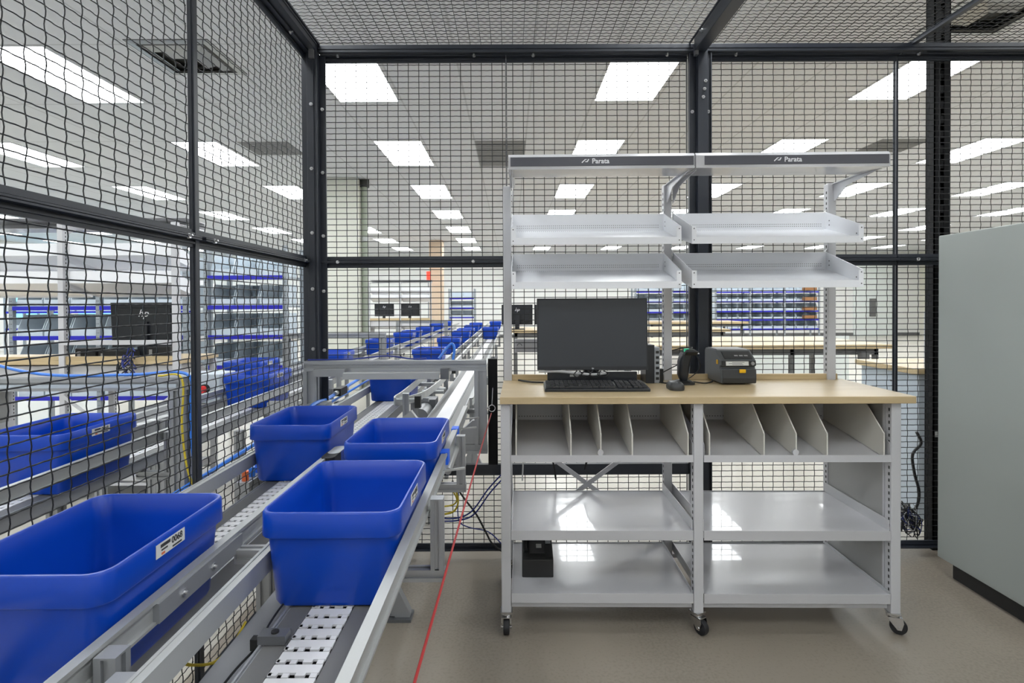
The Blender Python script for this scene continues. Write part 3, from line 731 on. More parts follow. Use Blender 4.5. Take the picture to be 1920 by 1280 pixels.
cable('blue_cable', [(-.38, 2.78, .23), (-.28, 2.78, .23), (-.2, 2.77, .27), (-.12, 2.76, .38), (-.05, 2.75, .46), (-.02, 2.75, .49)], .004, 'navy_cable', 'navy cable rising to the left end of the workbench')
cable('blue_cable', [(-.38, 2.79, .21), (-.27, 2.79, .215), (-.19, 2.78, .25), (-.11, 2.77, .36), (-.04, 2.76, .44), (-.015, 2.76, .47)], .004, 'navy_cable', 'second navy cable beside the one rising to the workbench')
cable('black_cable', [(-.30, 2.78, .42), (-.24, 2.78, .33), (-.18, 2.78, .25), (-.13, 2.77, .16), (-.1, 2.76, .11), (-.05, 2.75, .075), (.0, 2.74, .07)], .005, 'black_cable', 'black cable drooping across the mesh left of the workbench')
cable('black_cable', [(-.27, 2.79, .36), (-.27, 2.79, .22), (-.22, 2.79, .18), (-.12, 2.78, .16), (-.05, 2.77, .1), (0.0, 2.76, .05)], .003, 'navy_cable', 'thin dark cable crossing behind the red cord to the workbench')
# coil of cables at the lower right
k_ = 0
for j, (m_, lab) in enumerate((('black_cable', 'black loops'), ('navy_cable', 'blue loops'), ('black_cable', 'outer black loops'), ('white_cable', 'thin pale loops'))):
    pts = []
    rr = random.Random(j + 3)
    for q in range(34):
        a = q * 1.45 + j
        pts.append((2.105 + .062 * math.cos(a) * (.15 + .85 * rr.random()), 2.91 + .03 * math.sin(a * .7), .16 + .10 * math.sin(a * .93) * (.15 + .85 * rr.random())))
    cable('coiled_cable', pts, .0024, m_, f'{lab} of coiled cable lying low behind the mesh beside the black column', group=None, k=4)
cable('power_cable', [(2.15, 2.92, .62), (2.175, 2.92, .56), (2.13, 2.92, .50), (2.14, 2.92, .40), (2.165, 2.92, .30), (2.15, 2.92, .22), (2.08, 2.91, .16), (2.06, 2.91, .10)], .007, 'black_cable', 'thick black cable curving down to the coil beside the black column')

# ---------------------------------------------------------------- the workbench
OX, OY, RZ = -.012, 2.2, math.radians(-1.05)
wb = thing('workbench', 'white steel workbench on casters with maple top, sloped trays and brand signs overhead', 'workbench', (OX, OY, 0), RZ)
PU = (-.011, .749, 1.519)
def slots(mb, u, v, z0, z1, du):
    z = z0
    while z < z1: mb.box(u - .0006, u + .0006, v - .003 + du, v + .003 + du, z, z + .012); z += .0254
    return mb
for i, u in enumerate(PU):
    for v, zt in ((0, .917), (.45, 1.87)):
        p = MB().box(u - .019, u + .019, v - .02, v + .02, .085 if v == 0 else .085, zt).build('upright', 'white_powder', wb, bevel=.003)
        if i:
            s_ = slots(MB(), u - .0196, v, .12, zt - .03, -.006)
            s_.build('slot_row', 'slot_black', p)
def caster(u, v, ang):
    cs = MB().box(-.024, .024, -.024, .024, .081, .087).lathe([(.020, .0), (.024, .004), (.024, .009), (.018, .013)], (0, 0, .070)).build('caster', 'chrome', wb, smooth=True)
    cs.location = (u, v, 0); cs.rotation_euler = (0, 0, ang)
    MB().prism([(-.030, .068), (.018, .070), (.018, .060), (-.012, .022), (-.026, .022), (-.034, .05)], 0, -.019, -.0165).prism([(-.030, .068), (.018, .070), (.018, .060), (-.012, .022), (-.026, .022), (-.034, .05)], 0, .0165, .019).box(-.019, .019, -.03, .018, .066, .070).build('fork', 'chrome', cs)
    MB().lathe([(.020, -.0125), (.0285, -.011), (.030, -.006), (.030, .006), (.0285, .011), (.020, .0125)], (0, -.02, .030), 24, 0).build('wheel', 'rubber', cs, smooth=True)
    MB().lathe([(.006, -.021), (.006, .021)], (0, -.02, .030), 12, 0).build('axle', 'chrome', cs)
for u, a in zip(PU, (0.0, .55, 1.25)): caster(u, 0, a)
for u, a in zip(PU, (.3, -.4, .8)): caster(u, .45, a)
tp = MB().box(-.032, 1.581, -.042, .458, .917, .945).build('tabletop', 'wood', wb, bevel=.002)
MB().box(-.014, 1.552, .44, .458, .945, .972).build('backsplash', 'wood', wb, bevel=.002)
BAYS = ((.010, .728), (.770, 1.498))
for bi, (a, b) in enumerate(BAYS):
    for z, nm in ((.410, 'shelf'), (.160, 'shelf')):
        s_ = MB().box(a, b, -.018, .448, z - .006, z).box(a, b, -.021, -.018, z - .036, z + .003).box(a, b, .446, .449, z - .03, z + .004)
        s_.build(nm, 'white_shelf', wb, bevel=.001)
        for c0 in (a, b - .003): MB().box(c0, c0 + .003, -.01, .446, z - .03, z + (.042 if z > .3 else .012)).build('shelf_side', 'white_powder', wb)
    MB().box(a, b, .0, .02, .098, .116).build('stretcher', 'white_powder', wb); MB().box(a, b, .43, .45, .098, .116).build('stretcher', 'white_powder', wb)
    # sloped tray below the top with dividers
    tr = MB().add([(a, -.018, .700), (b, -.018, .700), (b, .42, .76), (a, .42, .76), (a, -.018, .696), (b, -.018, .696), (b, .42, .756), (a, .42, .756)], [(0, 1, 2, 3), (4, 5, 6, 7), (0, 1, 5, 4), (2, 3, 7, 6), (0, 3, 7, 4), (1, 2, 6, 5)])
    tr.box(a, b, -.022, -.018, .684, .712).box(a, b, .42, .424, .756, .905)
    tro = tr.build('lower_tray', 'white_powder', wb)  # tray and sides darker than upper trays: shade under the top in the colour
    for s0, s1 in ((a, a + .002), (b - .002, b)): MB().prism([(-.018, .684), (-.018, .755), (.0, .765), (.42, .86), (.42, .72)], 0, s0, s1).build('tray_side', 'white_powder', tro)
    h = MB(); k = a + .03
    while k < b - .03: h.box(k, k + .004, -.0, .0, .7026, .7032).box(k, k + .004, .004, .008, .7035, .7042).box(k, k + .004, .4195, .42, .775, .779); k += .0127
    h.build('perforations', 'slot_black', tro)
    for u in ((.031, .248, .366, .490, .709), (.793, 1.007, 1.132, 1.253, 1.474))[bi]:
        MB().prism([(-.016, .703), (-.016, .795), (.11, .905), (.415, .905), (.415, .762)], 0, u - .0025, u + .0025).build('divider', 'divider_white', tro)
    MB().lathe([(.012, -.006), (.012, .006)], ((a + b) / 2 - .005, -.014, .722), 14, 1).build('label_clip', 'white_powder', tro)
# end panel at the right
MB().box(1.503, 1.508, .02, .43, .12, .915).build('end_panel', 'side_panel', wb)
MB().box(1.50, 1.512, .022, .034, .12, .915).build('panel_edge', 'white_powder', wb)
# cross brace behind the left bay
MB().bar((.0, .476, .16), (.74, .476, .71), .006, .022).build('brace', 'white_powder', wb)
MB().bar((.0, .483, .71), (.74, .483, .16), .006, .022).build('brace', 'white_powder', wb)
# upper trays
def tray(a, b, dz, nm):
    z = dz
    t_ = MB()
    t_.add([(a, .15, 1.578 + z), (b, .15, 1.578 + z), (b, .43, 1.655 + z), (a, .43, 1.655 + z), (a, .15, 1.574 + z), (b, .15, 1.574 + z), (b, .43, 1.651 + z), (a, .43, 1.651 + z)],
           [(0, 1, 2, 3), (4, 5, 6, 7), (0, 1, 5, 4), (2, 3, 7, 6), (0, 3, 7, 4), (1, 2, 6, 5)])
    t_.box(a, b, .146, .150, 1.560 + z, 1.590 + z).box(a, b, .428, .432, 1.651 + z, 1.733 + z)
    o = t_.build('upper_tray', 'tray_metal', wb, bevel=.0008)
    for s0, s1, f in ((a, a + .003, 1), (b - .003, b, -1)):
        sd = MB().prism([(.146, 1.560 + z), (.146, 1.634 + z), (.432, 1.735 + z), (.432, 1.625 + z)], 0, s0, s1)
        sd.box(s0, s0 + .02, .1455, .1465, 1.562 + z, 1.634 + z) if f > 0 else sd.box(s1 - .02, s1, .1455, .1465, 1.562 + z, 1.634 + z)
        so = sd.build('tray_side', 'tray_metal', wb)
        hh = MB(); xx = s1 + .0004 if f > 0 else s0 - .0004
        for v, zz in ((.17, 1.60), (.19, 1.605), (.40, 1.69), (.40, 1.67)): hh.lathe([(.003, -.0004), (.003, .0004)], (xx, v, zz + z), 8, 0)
        for zz in (1.576, 1.624): hh.lathe([(.0025, -.0004), (.0025, .0004)], ((s0 + .009) if f > 0 else (s1 - .009), .145, zz + z), 8, 1)
        hh.build('holes', 'slot_black', so)
    h = MB(); k = a + .025; c = .2649
    while k < b - .025:
        for v, zo in ((.165, 0), (.176, 0), (.415, 0), (.404, 0)):
            zz = 1.578 + z + (v - .15) * (.077 / .28); h.box(k - .0013, k + .0013, v - .0013, v + .0013, zz + .0002, zz + .0006)
        h.box(k - .0013, k + .0013, .4272, .4279, 1.667 + z, 1.670 + z).box(k - .0013, k + .0013, .4272, .4279, 1.677 + z, 1.680 + z)
        k += .0095
    h.build('perforations', 'slot_black', o)
    for u in (a, b):
        MB().prism([(.432, 1.63 + z), (.432, 1.74 + z), (.42, 1.745 + z), (.45, 1.745 + z), (.45, 1.63 + z)], 0, u - .002, u + .002).build('hook', 'chrome', o)
for a, b in ((.012, .731), (.775, 1.492)):
    tray(a, b, 0, ''); tray(a, b, -.187, '')
# canopies with the signs
for a, b, s0, s1, tx in ((.004, .757, .013, .753, .36), (.763, 1.540, .797, 1.534, 1.133)):
    c_ = MB().prism([(.052, 1.856), (.052, 1.906), (.062, 1.918), (.30, 1.926), (.30, 1.922), (.066, 1.912), (.066, 1.862), (.22, 1.866), (.22, 1.862), (.066, 1.856)], 0, a, b)
    co = c_.build('canopy', 'white_shelf', wb)
    sg = MB().box(s0, s1, .0495, .052, 1.868, 1.904).build('sign_strip', 'sign_grey', wb)
    text('brand_name', 'Parata', .028, 'print_white', sg, (tx + .018, .0492, 1.886), (PI / 2, 0, 0), depth=.0002, bold=.0006)
    lg = MB()
    for (x0, z0, x1, z1, wd) in ((-.058, 1.880, -.044, 1.893, .004), (-.046, 1.893, -.038, 1.893, .002), (-.044, 1.884, -.036, 1.884, .0035), (-.037, 1.883, -.030, 1.894, .0045)):
        lg.bar((tx + x0, .0488, z0), (tx + x1, .0488, z1), .0006, wd)
    lg.build('brand_mark', 'print_white', sg)
    for u in (a + .012, b - .012):
        MB().prism([(.44, 1.78), (.44, 1.868), (.07, 1.868), (.07, 1.858), (.33, 1.838), (.41, 1.79)], 0, u - .0015, u + .0015).prism([(.44, 1.864), (.44, 1.868), (.07, 1.868), (.07, 1.864)], 0, u - .012, u + .012).build('canopy_arm', 'white_powder', co)

# things on the workbench; local frame helper
def W(u, v, z=0.):
    c, s = math.cos(RZ), math.sin(RZ); return (OX + u * c - v * s, OY + u * s + v * c, z)
TZ = .9455
mo = thing('monitor', 'black flat monitor facing the camera on the maple workbench', 'monitor', W(.369, .27, TZ), RZ)
def monitor_parts(mo):
    ti = .05
    def rot(z, y): return (y * 1 + (z - .228) * math.sin(ti), z)
    b = MB(); hw, z0, z1 = .245, .070, .388
    def pt(x, z, y): return (x, y + (z - .228) * math.tan(ti), z)
    def slab(x0, x1, za, zb, ya, yb):
        return [pt(x, z, y) for z in (za, zb) for y in (ya, yb) for x in (x0, x1)]
    F = [(0, 2, 3, 1), (4, 5, 7, 6), (0, 1, 5, 4), (2, 6, 7, 3), (0, 4, 6, 2), (1, 3, 7, 5)]
    b.add(slab(-hw, hw, z0, z1, -.012, .012), F); b.add(slab(-hw + .05, hw - .05, z0 + .05, z1 - .04, .012, .032), F)
    b.build('housing', 'monitor_black', mo, bevel=.002)
    MB().add(slab(-hw + .006, hw - .006, z0 + .016, z1 - .006, -.0128, -.0118), F).build('screen', 'screen_black', mo)
    st = MB().box(-.035, .035, .03, .05, .01, .25); st.build('stand_neck', 'monitor_black', mo)
    MB().loft([rrect(.12, .09, .02, z, 4, 0, .05) for z in (0, .012)]).build('stand_base', 'monitor_black', mo)
    text('maker_mark', 'hp', .075, 'print_white', mo, pt(.0, .31, .0335), (PI / 2 + ti * 0, 0, PI), depth=.0003, shear=.35)
    text('maker_mark', 'hp', .010, 'print_white', mo, pt(.0, .078, -.0125), (PI / 2, 0, 0), depth=.0002, shear=.3)
monitor_parts(mo)
dk = thing('mini_pc', 'flat black computer dock with small white labels under the monitor', 'computer', W(.37, .315, TZ), RZ)
# the dock straddles the front of the stand base
dk.location = W(.37, .285, TZ)
MB().box(-.20, .20, -.012, .012, 0, .060).build('case', 'monitor_black', dk, bevel=.002)
MB().box(-.10, -.06, -.0128, -.012, .038, .048).build('label', 'label_white', dk)
cable('bundled_cable', [W(.13, .262, TZ + .062), W(.22, .258, TZ + .064), W(.30, .255, TZ + .056), W(.37, .255, TZ + .050), W(.43, .258, TZ + .056)], .006, 'white_cable', 'grey bundled cable lying on the dock under the monitor')
for k in range(4):
    cable('looped_cable', [W(.30 + k * .035, .25, TZ + .068), W(.285 + k * .035, .245, TZ + .050), W(.30 + k * .04, .243, TZ + .040), W(.32 + k * .04, .247, TZ + .055), W(.31 + k * .035, .25, TZ + .068)], .0025, 'black_cable', ('leftmost', 'second', 'third', 'rightmost')[k] + ' of the small black cable loops under the monitor', group='cable loops under the monitor')
kb = thing('keyboard', 'full size black keyboard on the front of the maple top', 'keyboard', W(.368, .155, TZ), RZ)
MB().prism([(-.070, 0), (-.070, .012), (.070, .024), (.070, 0)], 0, -.218, .218).build('base', 'monitor_black', kb, bevel=.002)
ky = MB()
for r in range(6):
    y = -.060 + r * .0215; z = .0135 + (y + .07) * .0857
    segs = [(-.210, .075)] if r else [(-.210, -.16), (-.157, -.03), (-.027, .075)]
    if r == 0:
        for a, b in ((-.210, -.186), (-.183, -.160), (-.157, -.135), (-.132, -.02), (-.017, .005), (.008, .03), (.033, .075)): ky.box(a, b, y, y + .017, z, z + .006)
    else:
        x = -.210
        while x < .065: ky.box(x, x + .0165, y, y + .017, z, z + .006); x += .0192
    for g0, n in ((.088, 3), (.152, 3)):
        for k in range(n): ky.box(g0 + k * .0192, g0 + k * .0192 + .0165, y, y + .017, z, z + .006)
ky.build('keys', 'key_black', kb)
ms = thing('mouse', 'small black computer mouse right of the keyboard', 'mouse', W(.705, .15, TZ), RZ)
MB().loft([rrect(.030, .050, .026, .0), rrect(.032, .052, .028, .010), rrect(.030, .049, .027, .022), rrect(.022, .038, .020, .032), rrect(.010, .02, .009, .036)]).build('shell', 'printer_dark', ms, smooth=True)
MB().lathe([(.007, -.003), (.007, .003)], (0, -.03, .029), 12, 0).build('scroll_wheel', 'alu_dark', ms)
sc = thing('barcode_scanner', 'black handheld barcode scanner standing in its cradle beside the printer', 'scanner', W(.79, .32, TZ), RZ)
MB().loft([rrect(.042, .055, .03, 0), rrect(.042, .055, .03, .008), rrect(.03, .04, .025, .014)]).build('cradle_base', 'slot_black', sc, smooth=True)
MB().loft([[(x, y * .9 + .0, z) for x, y, z in rrect(.014, .02, .012, .01, cx=.0)], [(x - .004, y, z) for x, y, z in rrect(.022, .026, .014, .04)], [(x + .002, y + .005, z) for x, y, z in rrect(.024, .030, .014, .10)], [(x + .012, y, z) for x, y, z in rrect(.024, .034, .014, .135)], [(x + .018, y - .005, z) for x, y, z in rrect(.018, .028, .012, .15)]]).build('grip', 'monitor_black', sc, smooth=True)
MB().loft([[(x + .02, y - .012, z) for x, y, z in rrect(.028, .036, .012, .132)], [(x + .024, y - .018, z) for x, y, z in rrect(.030, .042, .014, .146)], [(x + .018, y - .014, z) for x, y, z in rrect(.02, .03, .012, .158)]]).build('head', 'slot_black', sc, smooth=True)
MB().loft([[(x + .006, y - .03, z) for x, y, z in rrect(.012, .012, .006, .136)], [(x + .004, y - .03, z) for x, y, z in rrect(.010, .012, .006, .160)]]).build('status_light', 'green_led', sc)
MB().prism([(.03, .142), (.055, .137), (.055, .142), (.03, .15)], 1, -.05, -.02).build('nose', 'chrome', sc)
cable('scanner_cable', [W(.81, .30, TZ + .155), W(.84, .36, TZ + .16), W(.80, .42, TZ + .15), W(.74, .44, TZ + .13)], .0028, 'slot_black', 'black cord arching over the barcode scanner')
cable('scanner_cable', [W(.79, .39, TZ + .08), W(.74, .41, TZ + .05), W(.69, .42, TZ + .02)], .0025, 'slot_black', 'thin black cord slanting down left of the barcode scanner')
cable('desk_cable', [W(.84, .34, TZ + .004), W(.88, .30, TZ + .004), W(.93, .35, TZ + .004), W(.95, .42, TZ + .004)], .003, 'slot_black', 'black cord lying on the top between scanner and printer')
cable('desk_cable', [W(.66, .36, TZ + .004), W(.72, .30, TZ + .004), W(.76, .38, TZ + .004)], .003, 'slot_black', 'black cord lying on the top behind the mouse')
cable('desk_cable', [W(.82, .40, TZ + .004), W(.86, .42, TZ + .02), W(.88, .36, TZ + .07), W(.85, .33, TZ + .13)], .0022, 'slot_black', 'thin curled cord rising behind the barcode scanner')
cable('desk_cable', [W(.04, .40, TZ + .006), W(.09, .34, TZ + .006), W(.15, .32, TZ + .006), W(.19, .32, TZ + .006)], .0045, 'slot_black', 'black cord lying on the left of the top behind the keyboard')
pc = thing('computer_tower', 'narrow silver and black computer standing behind the right edge of the monitor', 'computer', W(.665, .385, TZ), RZ)
MB().box(-.045, -.005, -.06, .05, 0, .175).build('case', 'monitor_black', pc, bevel=.002)
MB().box(-.005, .020, -.055, .05, .0, .165).build('silver_panel', 'pc_silver', pc, bevel=.002)
g = MB()
for k in range(6): g.box(.002 + 0, .016, -.0565, -.055, .015 + k * .024, .027 + k * .024)
g.build('port_grid', 'slot_black', pc)
MB().box(.022, .045, -.02, .01, 0, .06).build('power_brick', 'slot_black', pc)
pr = thing('label_printer', 'grey desktop label printer with yellow latches at the back of the top', 'printer', W(1.019, .27, TZ), RZ)
hw = .079
MB().prism([(.0, .006), (-.004, .03), (.0, .07), (.012, .072), (.012, .082), (.0, .084), (.004, .108), (.07, .148), (.085, .152), (.20, .152), (.215, .14), (.215, .006)], 0, -hw, hw).build('housing', 'printer_grey', pr, bevel=.004)
MB().prism([(-.0055, .01), (-.0085, .03), (-.0045, .068), (.0, .068), (-.003, .03), (.0, .01)], 0, -hw + .006, hw - .004).build('front_door', 'printer_dark', pr, bevel=.002)
MB().prism([(-.0035, .084), (-.0005, .106), (.004, .106), (.001, .084)], 0, -hw + .004, hw - .004).build('front_panel', 'slot_black', pr)
MB().prism([(-.0048, .086), (-.0020, .104), (-.001, .104), (-.0038, .086)], 0, -hw + .022, hw - .036).build('label', 'label_white', pr)
q = MB()
for k, (a, b) in enumerate(((-.03, .02), (-.045, .015), (-.03, .025))): q.prism([(-.0053 + .001 * k, .089 + k * .005), (-.0049 + .001 * k, .0905 + k * .005), (-.0043 + .001 * k, .0905 + k * .005), (-.0047 + .001 * k, .089 + k * .005)], 0, a, b)
q.build('label_print', 'label_ink', pr)
MB().prism([(.012, .1155), (.058, .1430), (.060, .1412), (.014, .1137)], 0, -hw + .022, hw - .012).build('control_panel', 'printer_dark', pr)
q = MB()
for u in (.0, .022, .044): q.prism([(.026, .1248), (.034, .1296), (.035, .1287), (.027, .1239)], 0, u - .008, u + .008)
q.build('buttons', 'printer_light', pr)
MB().prism([(.07, .1485), (.085, .1535), (.20, .1535), (.20, .151), (.086, .151), (.072, .146)], 0, -hw + .01, hw - .01).build('lid_rim', 'printer_light', pr)
MB().box(-.006 + .005, .022 + .005, -.014, -.006, .054, .070).build('front_latch', 'yellow', pr, bevel=.002)
MB().box(-hw - .003, -hw + .002, .035, .052, .088, .108).build('side_latch', 'yellow', pr, bevel=.002)
MB().lathe([(.008, -.003), (.008, .003)], (hw - .018, -.003, .095), 14, 1).build('round_button', 'printer_light', pr)
up_ = thing('battery_backup', 'black battery backup unit standing on the bottom shelf of the workbench', 'battery backup', W(.118, .11, .1605), RZ)
MB().prism([(0, .0), (0, .075), (.012, .083), (.16, .110), (.27, .110), (.27, 0)], 0, -.066, .066).build('case', 'ups_black', up_, bevel=.004)
MB().prism([(.03, .0875), (.03, .0895), (.14, .1090), (.14, .107)], 0, -.035, .03).build('outlet_panel', 'printer_dark', up_)
MB().prism([(.065, .0965), (.065, .098), (.092, .1028), (.092, .101)], 0, -.005, .018).build('sticker', 'label_white', up_)
MB().box(.036, .058, .10, .14, .10, .135).build('plug', 'pc_silver', up_)
cable('power_cable', [W(.10, .30, .26), W(.075, .22, .285), (OX + .068, OY + .18, .27), W(.07, .155, .25)], .009, 'slot_black', 'thick black power lead on top of the battery backup')
for k in range(3):
    cable('power_cable', [W(.02, .35, .25 + k * .03), W(.05, .30, .30 - k * .03), W(.08, .36, .26 + k * .02), W(.10, .42, .33)], .004, 'slot_black', ('upper', 'middle', 'lower')[k] + ' black lead tangled left of the battery backup')
cable('power_cable', [W(.19, .30, .262), W(.25, .36, .30), W(.35, .40, .31), W(.50, .42, .30)], .004, 'slot_black', 'black lead running right from the battery backup')
cable('hanging_cable', [W(.045, .44, .90), W(.05, .45, .70), W(.04, .45, .66), W(.06, .45, .60), W(.055, .45, .46)], .004, 'white_cable', 'pale cable hanging behind the left end of the workbench')
cable('hanging_cable', [W(.12, .50, .72), W(.14, .50, .62), W(.2, .5, .55), W(.22, .5, .45)], .005, 'slot_black', 'black cable hanging behind the left bay of the workbench')
cable('hanging_cable', [W(.47, .50, .72), W(.44, .50, .64), W(.38, .5, .56), W(.36, .5, .5)], .005, 'slot_black', 'black cable slanting behind the cross brace of the workbench')
cable('hanging_cable', [W(.60, .50, .72), W(.56, .50, .64), W(.52, .5, .55)], .005, 'slot_black', 'black cable slanting right of the cross brace of the workbench')
sg = thing('network_box', 'small white network box fixed behind the mesh left of the monitor', 'network box', (.075, 2.90, 1.09))
MB().box(-.055, .065, 0, .03, -.035, .035).build('case', 'white_powder', sg, bevel=.004)
MB().tube([(-.03 + .012 * math.cos(a * .4), -.001, .0 + .012 * math.sin(a * .4)) for a in range(9)], .002, 6).build('mark', 'alu_dark', sg)

# ---------------------------------------------------------------- grey cabinet at the right
gc = thing('metal_cabinet', 'tall plain grey metal cabinet at the right edge with a black base', 'cabinet', (2.05, 0, 0))
MB().box(0, .62, .25, 2.645, .085, 1.625).build('body', 'cabinet_grey', gc, bevel=.004)
MB().box(-.002, 0, .262, 2.633, .10, 1.612).build('side_sheet', 'cabinet_grey', gc)
MB().box(.04, .60, .3, 2.60, 0, .085).build('base', 'slot_black', gc)
MB().box(.034, .04, .3, 2.55, .070, .074).build('base_edge', 'alu_dark', gc)

# ---------------------------------------------------------------- beyond the mesh: benches, tables, shelving
def bench_copy(x, y, rz, label):
    return dup(wb, (x, y, 0), rz, label, group='white steel workbenches')
wb['group'] = 'white steel workbenches'
bk = bench_copy(-2.26, 4.17, PI, 'white steel workbench seen from behind through the left mesh wall')
MB().box(.01, .73, .472, .50, 1.052, 1.082).build('cross_bar', 'white_powder', bk)
for k, (x_, w_, h_, lab) in enumerate(((-2.92, .07, .075, 'left'), (-2.72, .11, .06, 'middle'), (-2.42, .08, .085, 'right'))):
    t = thing('docking_box', f'small black device on the far bench behind the mesh, {lab} one of three', 'device', (x_, 3.84, TZ))
    MB().box(-w_, w_, -.05, .05, 0, h_).build('case', 'slot_black', t, bevel=.006)
    MB().box(-w_ + .02, -w_ + .04, -.053, -.05, .02, h_ - .02).build('port_strip', 'printer_light', t)
bench_copy(-2.00, 14.2, PI, 'white steel workbench far away, left of the peach column')
bench_copy(-5.0, 9.6, PI, 'white steel workbench beyond the left mesh, second row away')
m2 = dup(mo, (-2.62, 3.98, TZ), PI, 'black monitor seen from behind through the left mesh, maker mark on its back')
m3 = dup(mo, (-2.55, 14.0, TZ), PI, 'dark monitor far away, right one of the pair left of the peach column')
m4 = dup(mo, (-3.2, 14.0, TZ), PI, 'dark monitor far away, left one of the pair left of the peach column')
def table(x0, x1, y0, y1, z, label, leg='frame_dark'):
    t = thing('work_table', label, 'table', (x0, y0, 0)); w_, d = x1 - x0, y1 - y0
    MB().box(0, w_, 0, d, z - .04, z).build('tabletop', 'wood', t, bevel=.003)
    MB().box(.06, w_ - .1, .05, .09, z - .10, z - .04).build('apron', leg, t)
    for a in (.06, w_ * .6, w_ - .14):
        for b in (.05, d - .09): MB().box(a, a + .04, b, b + .04, 0, z - .04).build('leg', leg, t)
    return t
ta = table(1.25, 3.60, 5.2, 6.45, .91, 'long maple topped table just behind the label printer, beyond the mesh')
MB().box(2.05, 2.12, -.02, .05, .72, .84).build('switch_box', 'frame_dark', ta)
table(.0, 3.35, 8.4, 9.5, .91, 'maple topped table in the second row beyond the monitor')
table(2.9, 5.0, 11.6, 12.7, .91, 'maple topped table in the third row, left of the blue edged racks')
m5 = dup(mo, (.10, 8.75, .9105), PI, 'dark monitor on the second row table, peeking out left of the main monitor')
m6 = dup(mo, (.62, 8.75, .9105), PI, 'dark monitor on the second row table, mostly hidden by the main monitor')
ct = thing('counter', 'grey bodied counter with maple top left of the black column', 'counter', (2.42, 3.28, 0))
MB().box(0, 1.4, 0, .60, .875, .91).build('tabletop', 'wood', ct, bevel=.003)
MB().box(.03, 1.37, .03, .57, .0, .875).build('body', 'counter_grey', ct)
MB().box(.028, .031, .25, .28, .80, .81).build('hinge', 'frame_dark', ct)
up2 = thing('rack_upright', 'white slotted upright standing on the counter left of the black column', 'upright', (2.53, 3.33, .9105))
MB().box(-.02, .02, -.02, .02, 0, .34).build('post', 'white_powder', up2)
s_ = MB(); slots(s_, -.0206, -.012, .02, .32, 0); s_.build('slot_row', 'slot_black', up2)
tag(MB().box(2.5, 4.6, 7.5, 7.6, .0, .86).build('low_partition', 'door_white'), 'low white partition under the row of tables at the right', 'partition')

# blue edged shelving with translucent bins
bproto = None
def shelf_ord(i, n): return 'top' if i == 0 else 'lowest' if i == n - 1 else ordn[i]
def bin_mb():
    o = MB(); a, b, h = .095, .19, .215
    pr_ = [(-b, .0), (-b, .07), (-b + .07, h), (b, h), (b, 0)]
    o.prism(pr_, 0, -a, -a + .004); o.prism(pr_, 0, a - .004, a)
    o.box(-a, a, -b, b, 0, .004); o.box(-a, a, b - .004, b, 0, h); o.box(-a, a, -b, -b + .004, 0, .07)
    return o
def rack(name_lab, x0, y, bay, nb, zs, rz=0, fill=4, where=''):
    global bproto
    t = thing('storage_rack', name_lab, 'storage rack', (x0, y, 0), group='racks with blue shelf edges')
    top = max(zs) + .30
    for k in range(nb + 1):
        for v in (0, .45):
            p = MB().box(k * bay - .02, k * bay + .02, v - .02, v + .02, 0, top).build('upright', 'rack_steel', t)
            if v == 0 and y < 9:
                s_ = MB(); z = .05
                while z < top - .02: s_.box(k * bay - .010, k * bay - .005, -.0207, -.02, z, z + .008).box(k * bay + .005, k * bay + .010, -.0207, -.02, z, z + .008); z += .045
                s_.build('hole_row', 'slot_black', p)
    for z in zs:
        for k in range(nb):
            s_ = MB().box(k * bay + .02, (k + 1) * bay - .02, -.02, .45, z - .02, z).build('shelf', 'rack_steel', t)
            MB().box(k * bay + .02, (k + 1) * bay - .02, -.026, -.02, z - .035, z + .006).build('shelf_edge_strip', 'strip_blue', s_)
    n = 0
    for zi, z in enumerate(zs):
        for k in range(nb):
            for f in range(fill):
                x = x0 + k * bay + .03 + (bay - .06) * (f + .5) / fill
                if bproto is None:
                    bproto = bin_mb().build('storage_bin', 'bin_clear'); o = bproto
                else: o = bproto.copy(); C.objects.link(o)
                o.location = (x, y + .20, z + .0005); o.scale = ((bay - .07) / fill / .2, 1, 1)
                tag(o, f'grey bin {ordn[k * fill + f]} from left on {shelf_ord(zi, len(zs))} shelf of {where}', 'storage bin', f'bins on the {where}')
    return t
rack('grey storage rack with blue shelf edges behind the backwards monitor', -4.95, 5.5, .86, 2, (1.60, 1.305, 1.01, .71, .41), where='rack behind the backwards monitor', fill=3)
rack('grey storage rack with blue shelf edges just left of the corner post', -3.02, 5.5, .78, 1, (1.60, 1.305, 1.01, .71), where='rack just left of the corner post', fill=3)
rack('large storage rack with blue shelf edges at the right beyond the printer', 5.75, 15.5, .97, 3, (1.62, 1.35, 1.08, .84, .58), where='large rack beyond the printer', fill=3)
rack('blue edged storage rack seen between desk upright and middle post', 3.3, 14.6, .97, 2, (1.62, 1.35, 1.08, .84, .58), where='rack seen left of the middle post', fill=3)
rack('small blue edged storage rack far down the conveyors, right of the peach column', -1.95, 17.5, .8, 1, (1.5, 1.2, .9), where='small rack far down the conveyors', fill=2)
rack('long blue edged storage rack along the window side, far left', -10.5, 11.5, .97, 4, (1.9, 1.55, 1.2, .85), where='long rack at the far left', fill=2)
for k, z in enumerate((1.63, 1.36, 1.09, .85)):
    tag(MB().box(8.15, 8.5, 15.32, 15.44, z + .005, z + .10).build('cardboard_box', 'box_brown'), ('topmost', 'second', 'third', 'lowest')[k] + ' small brown cardboard box at the right end of the large rack', 'box')
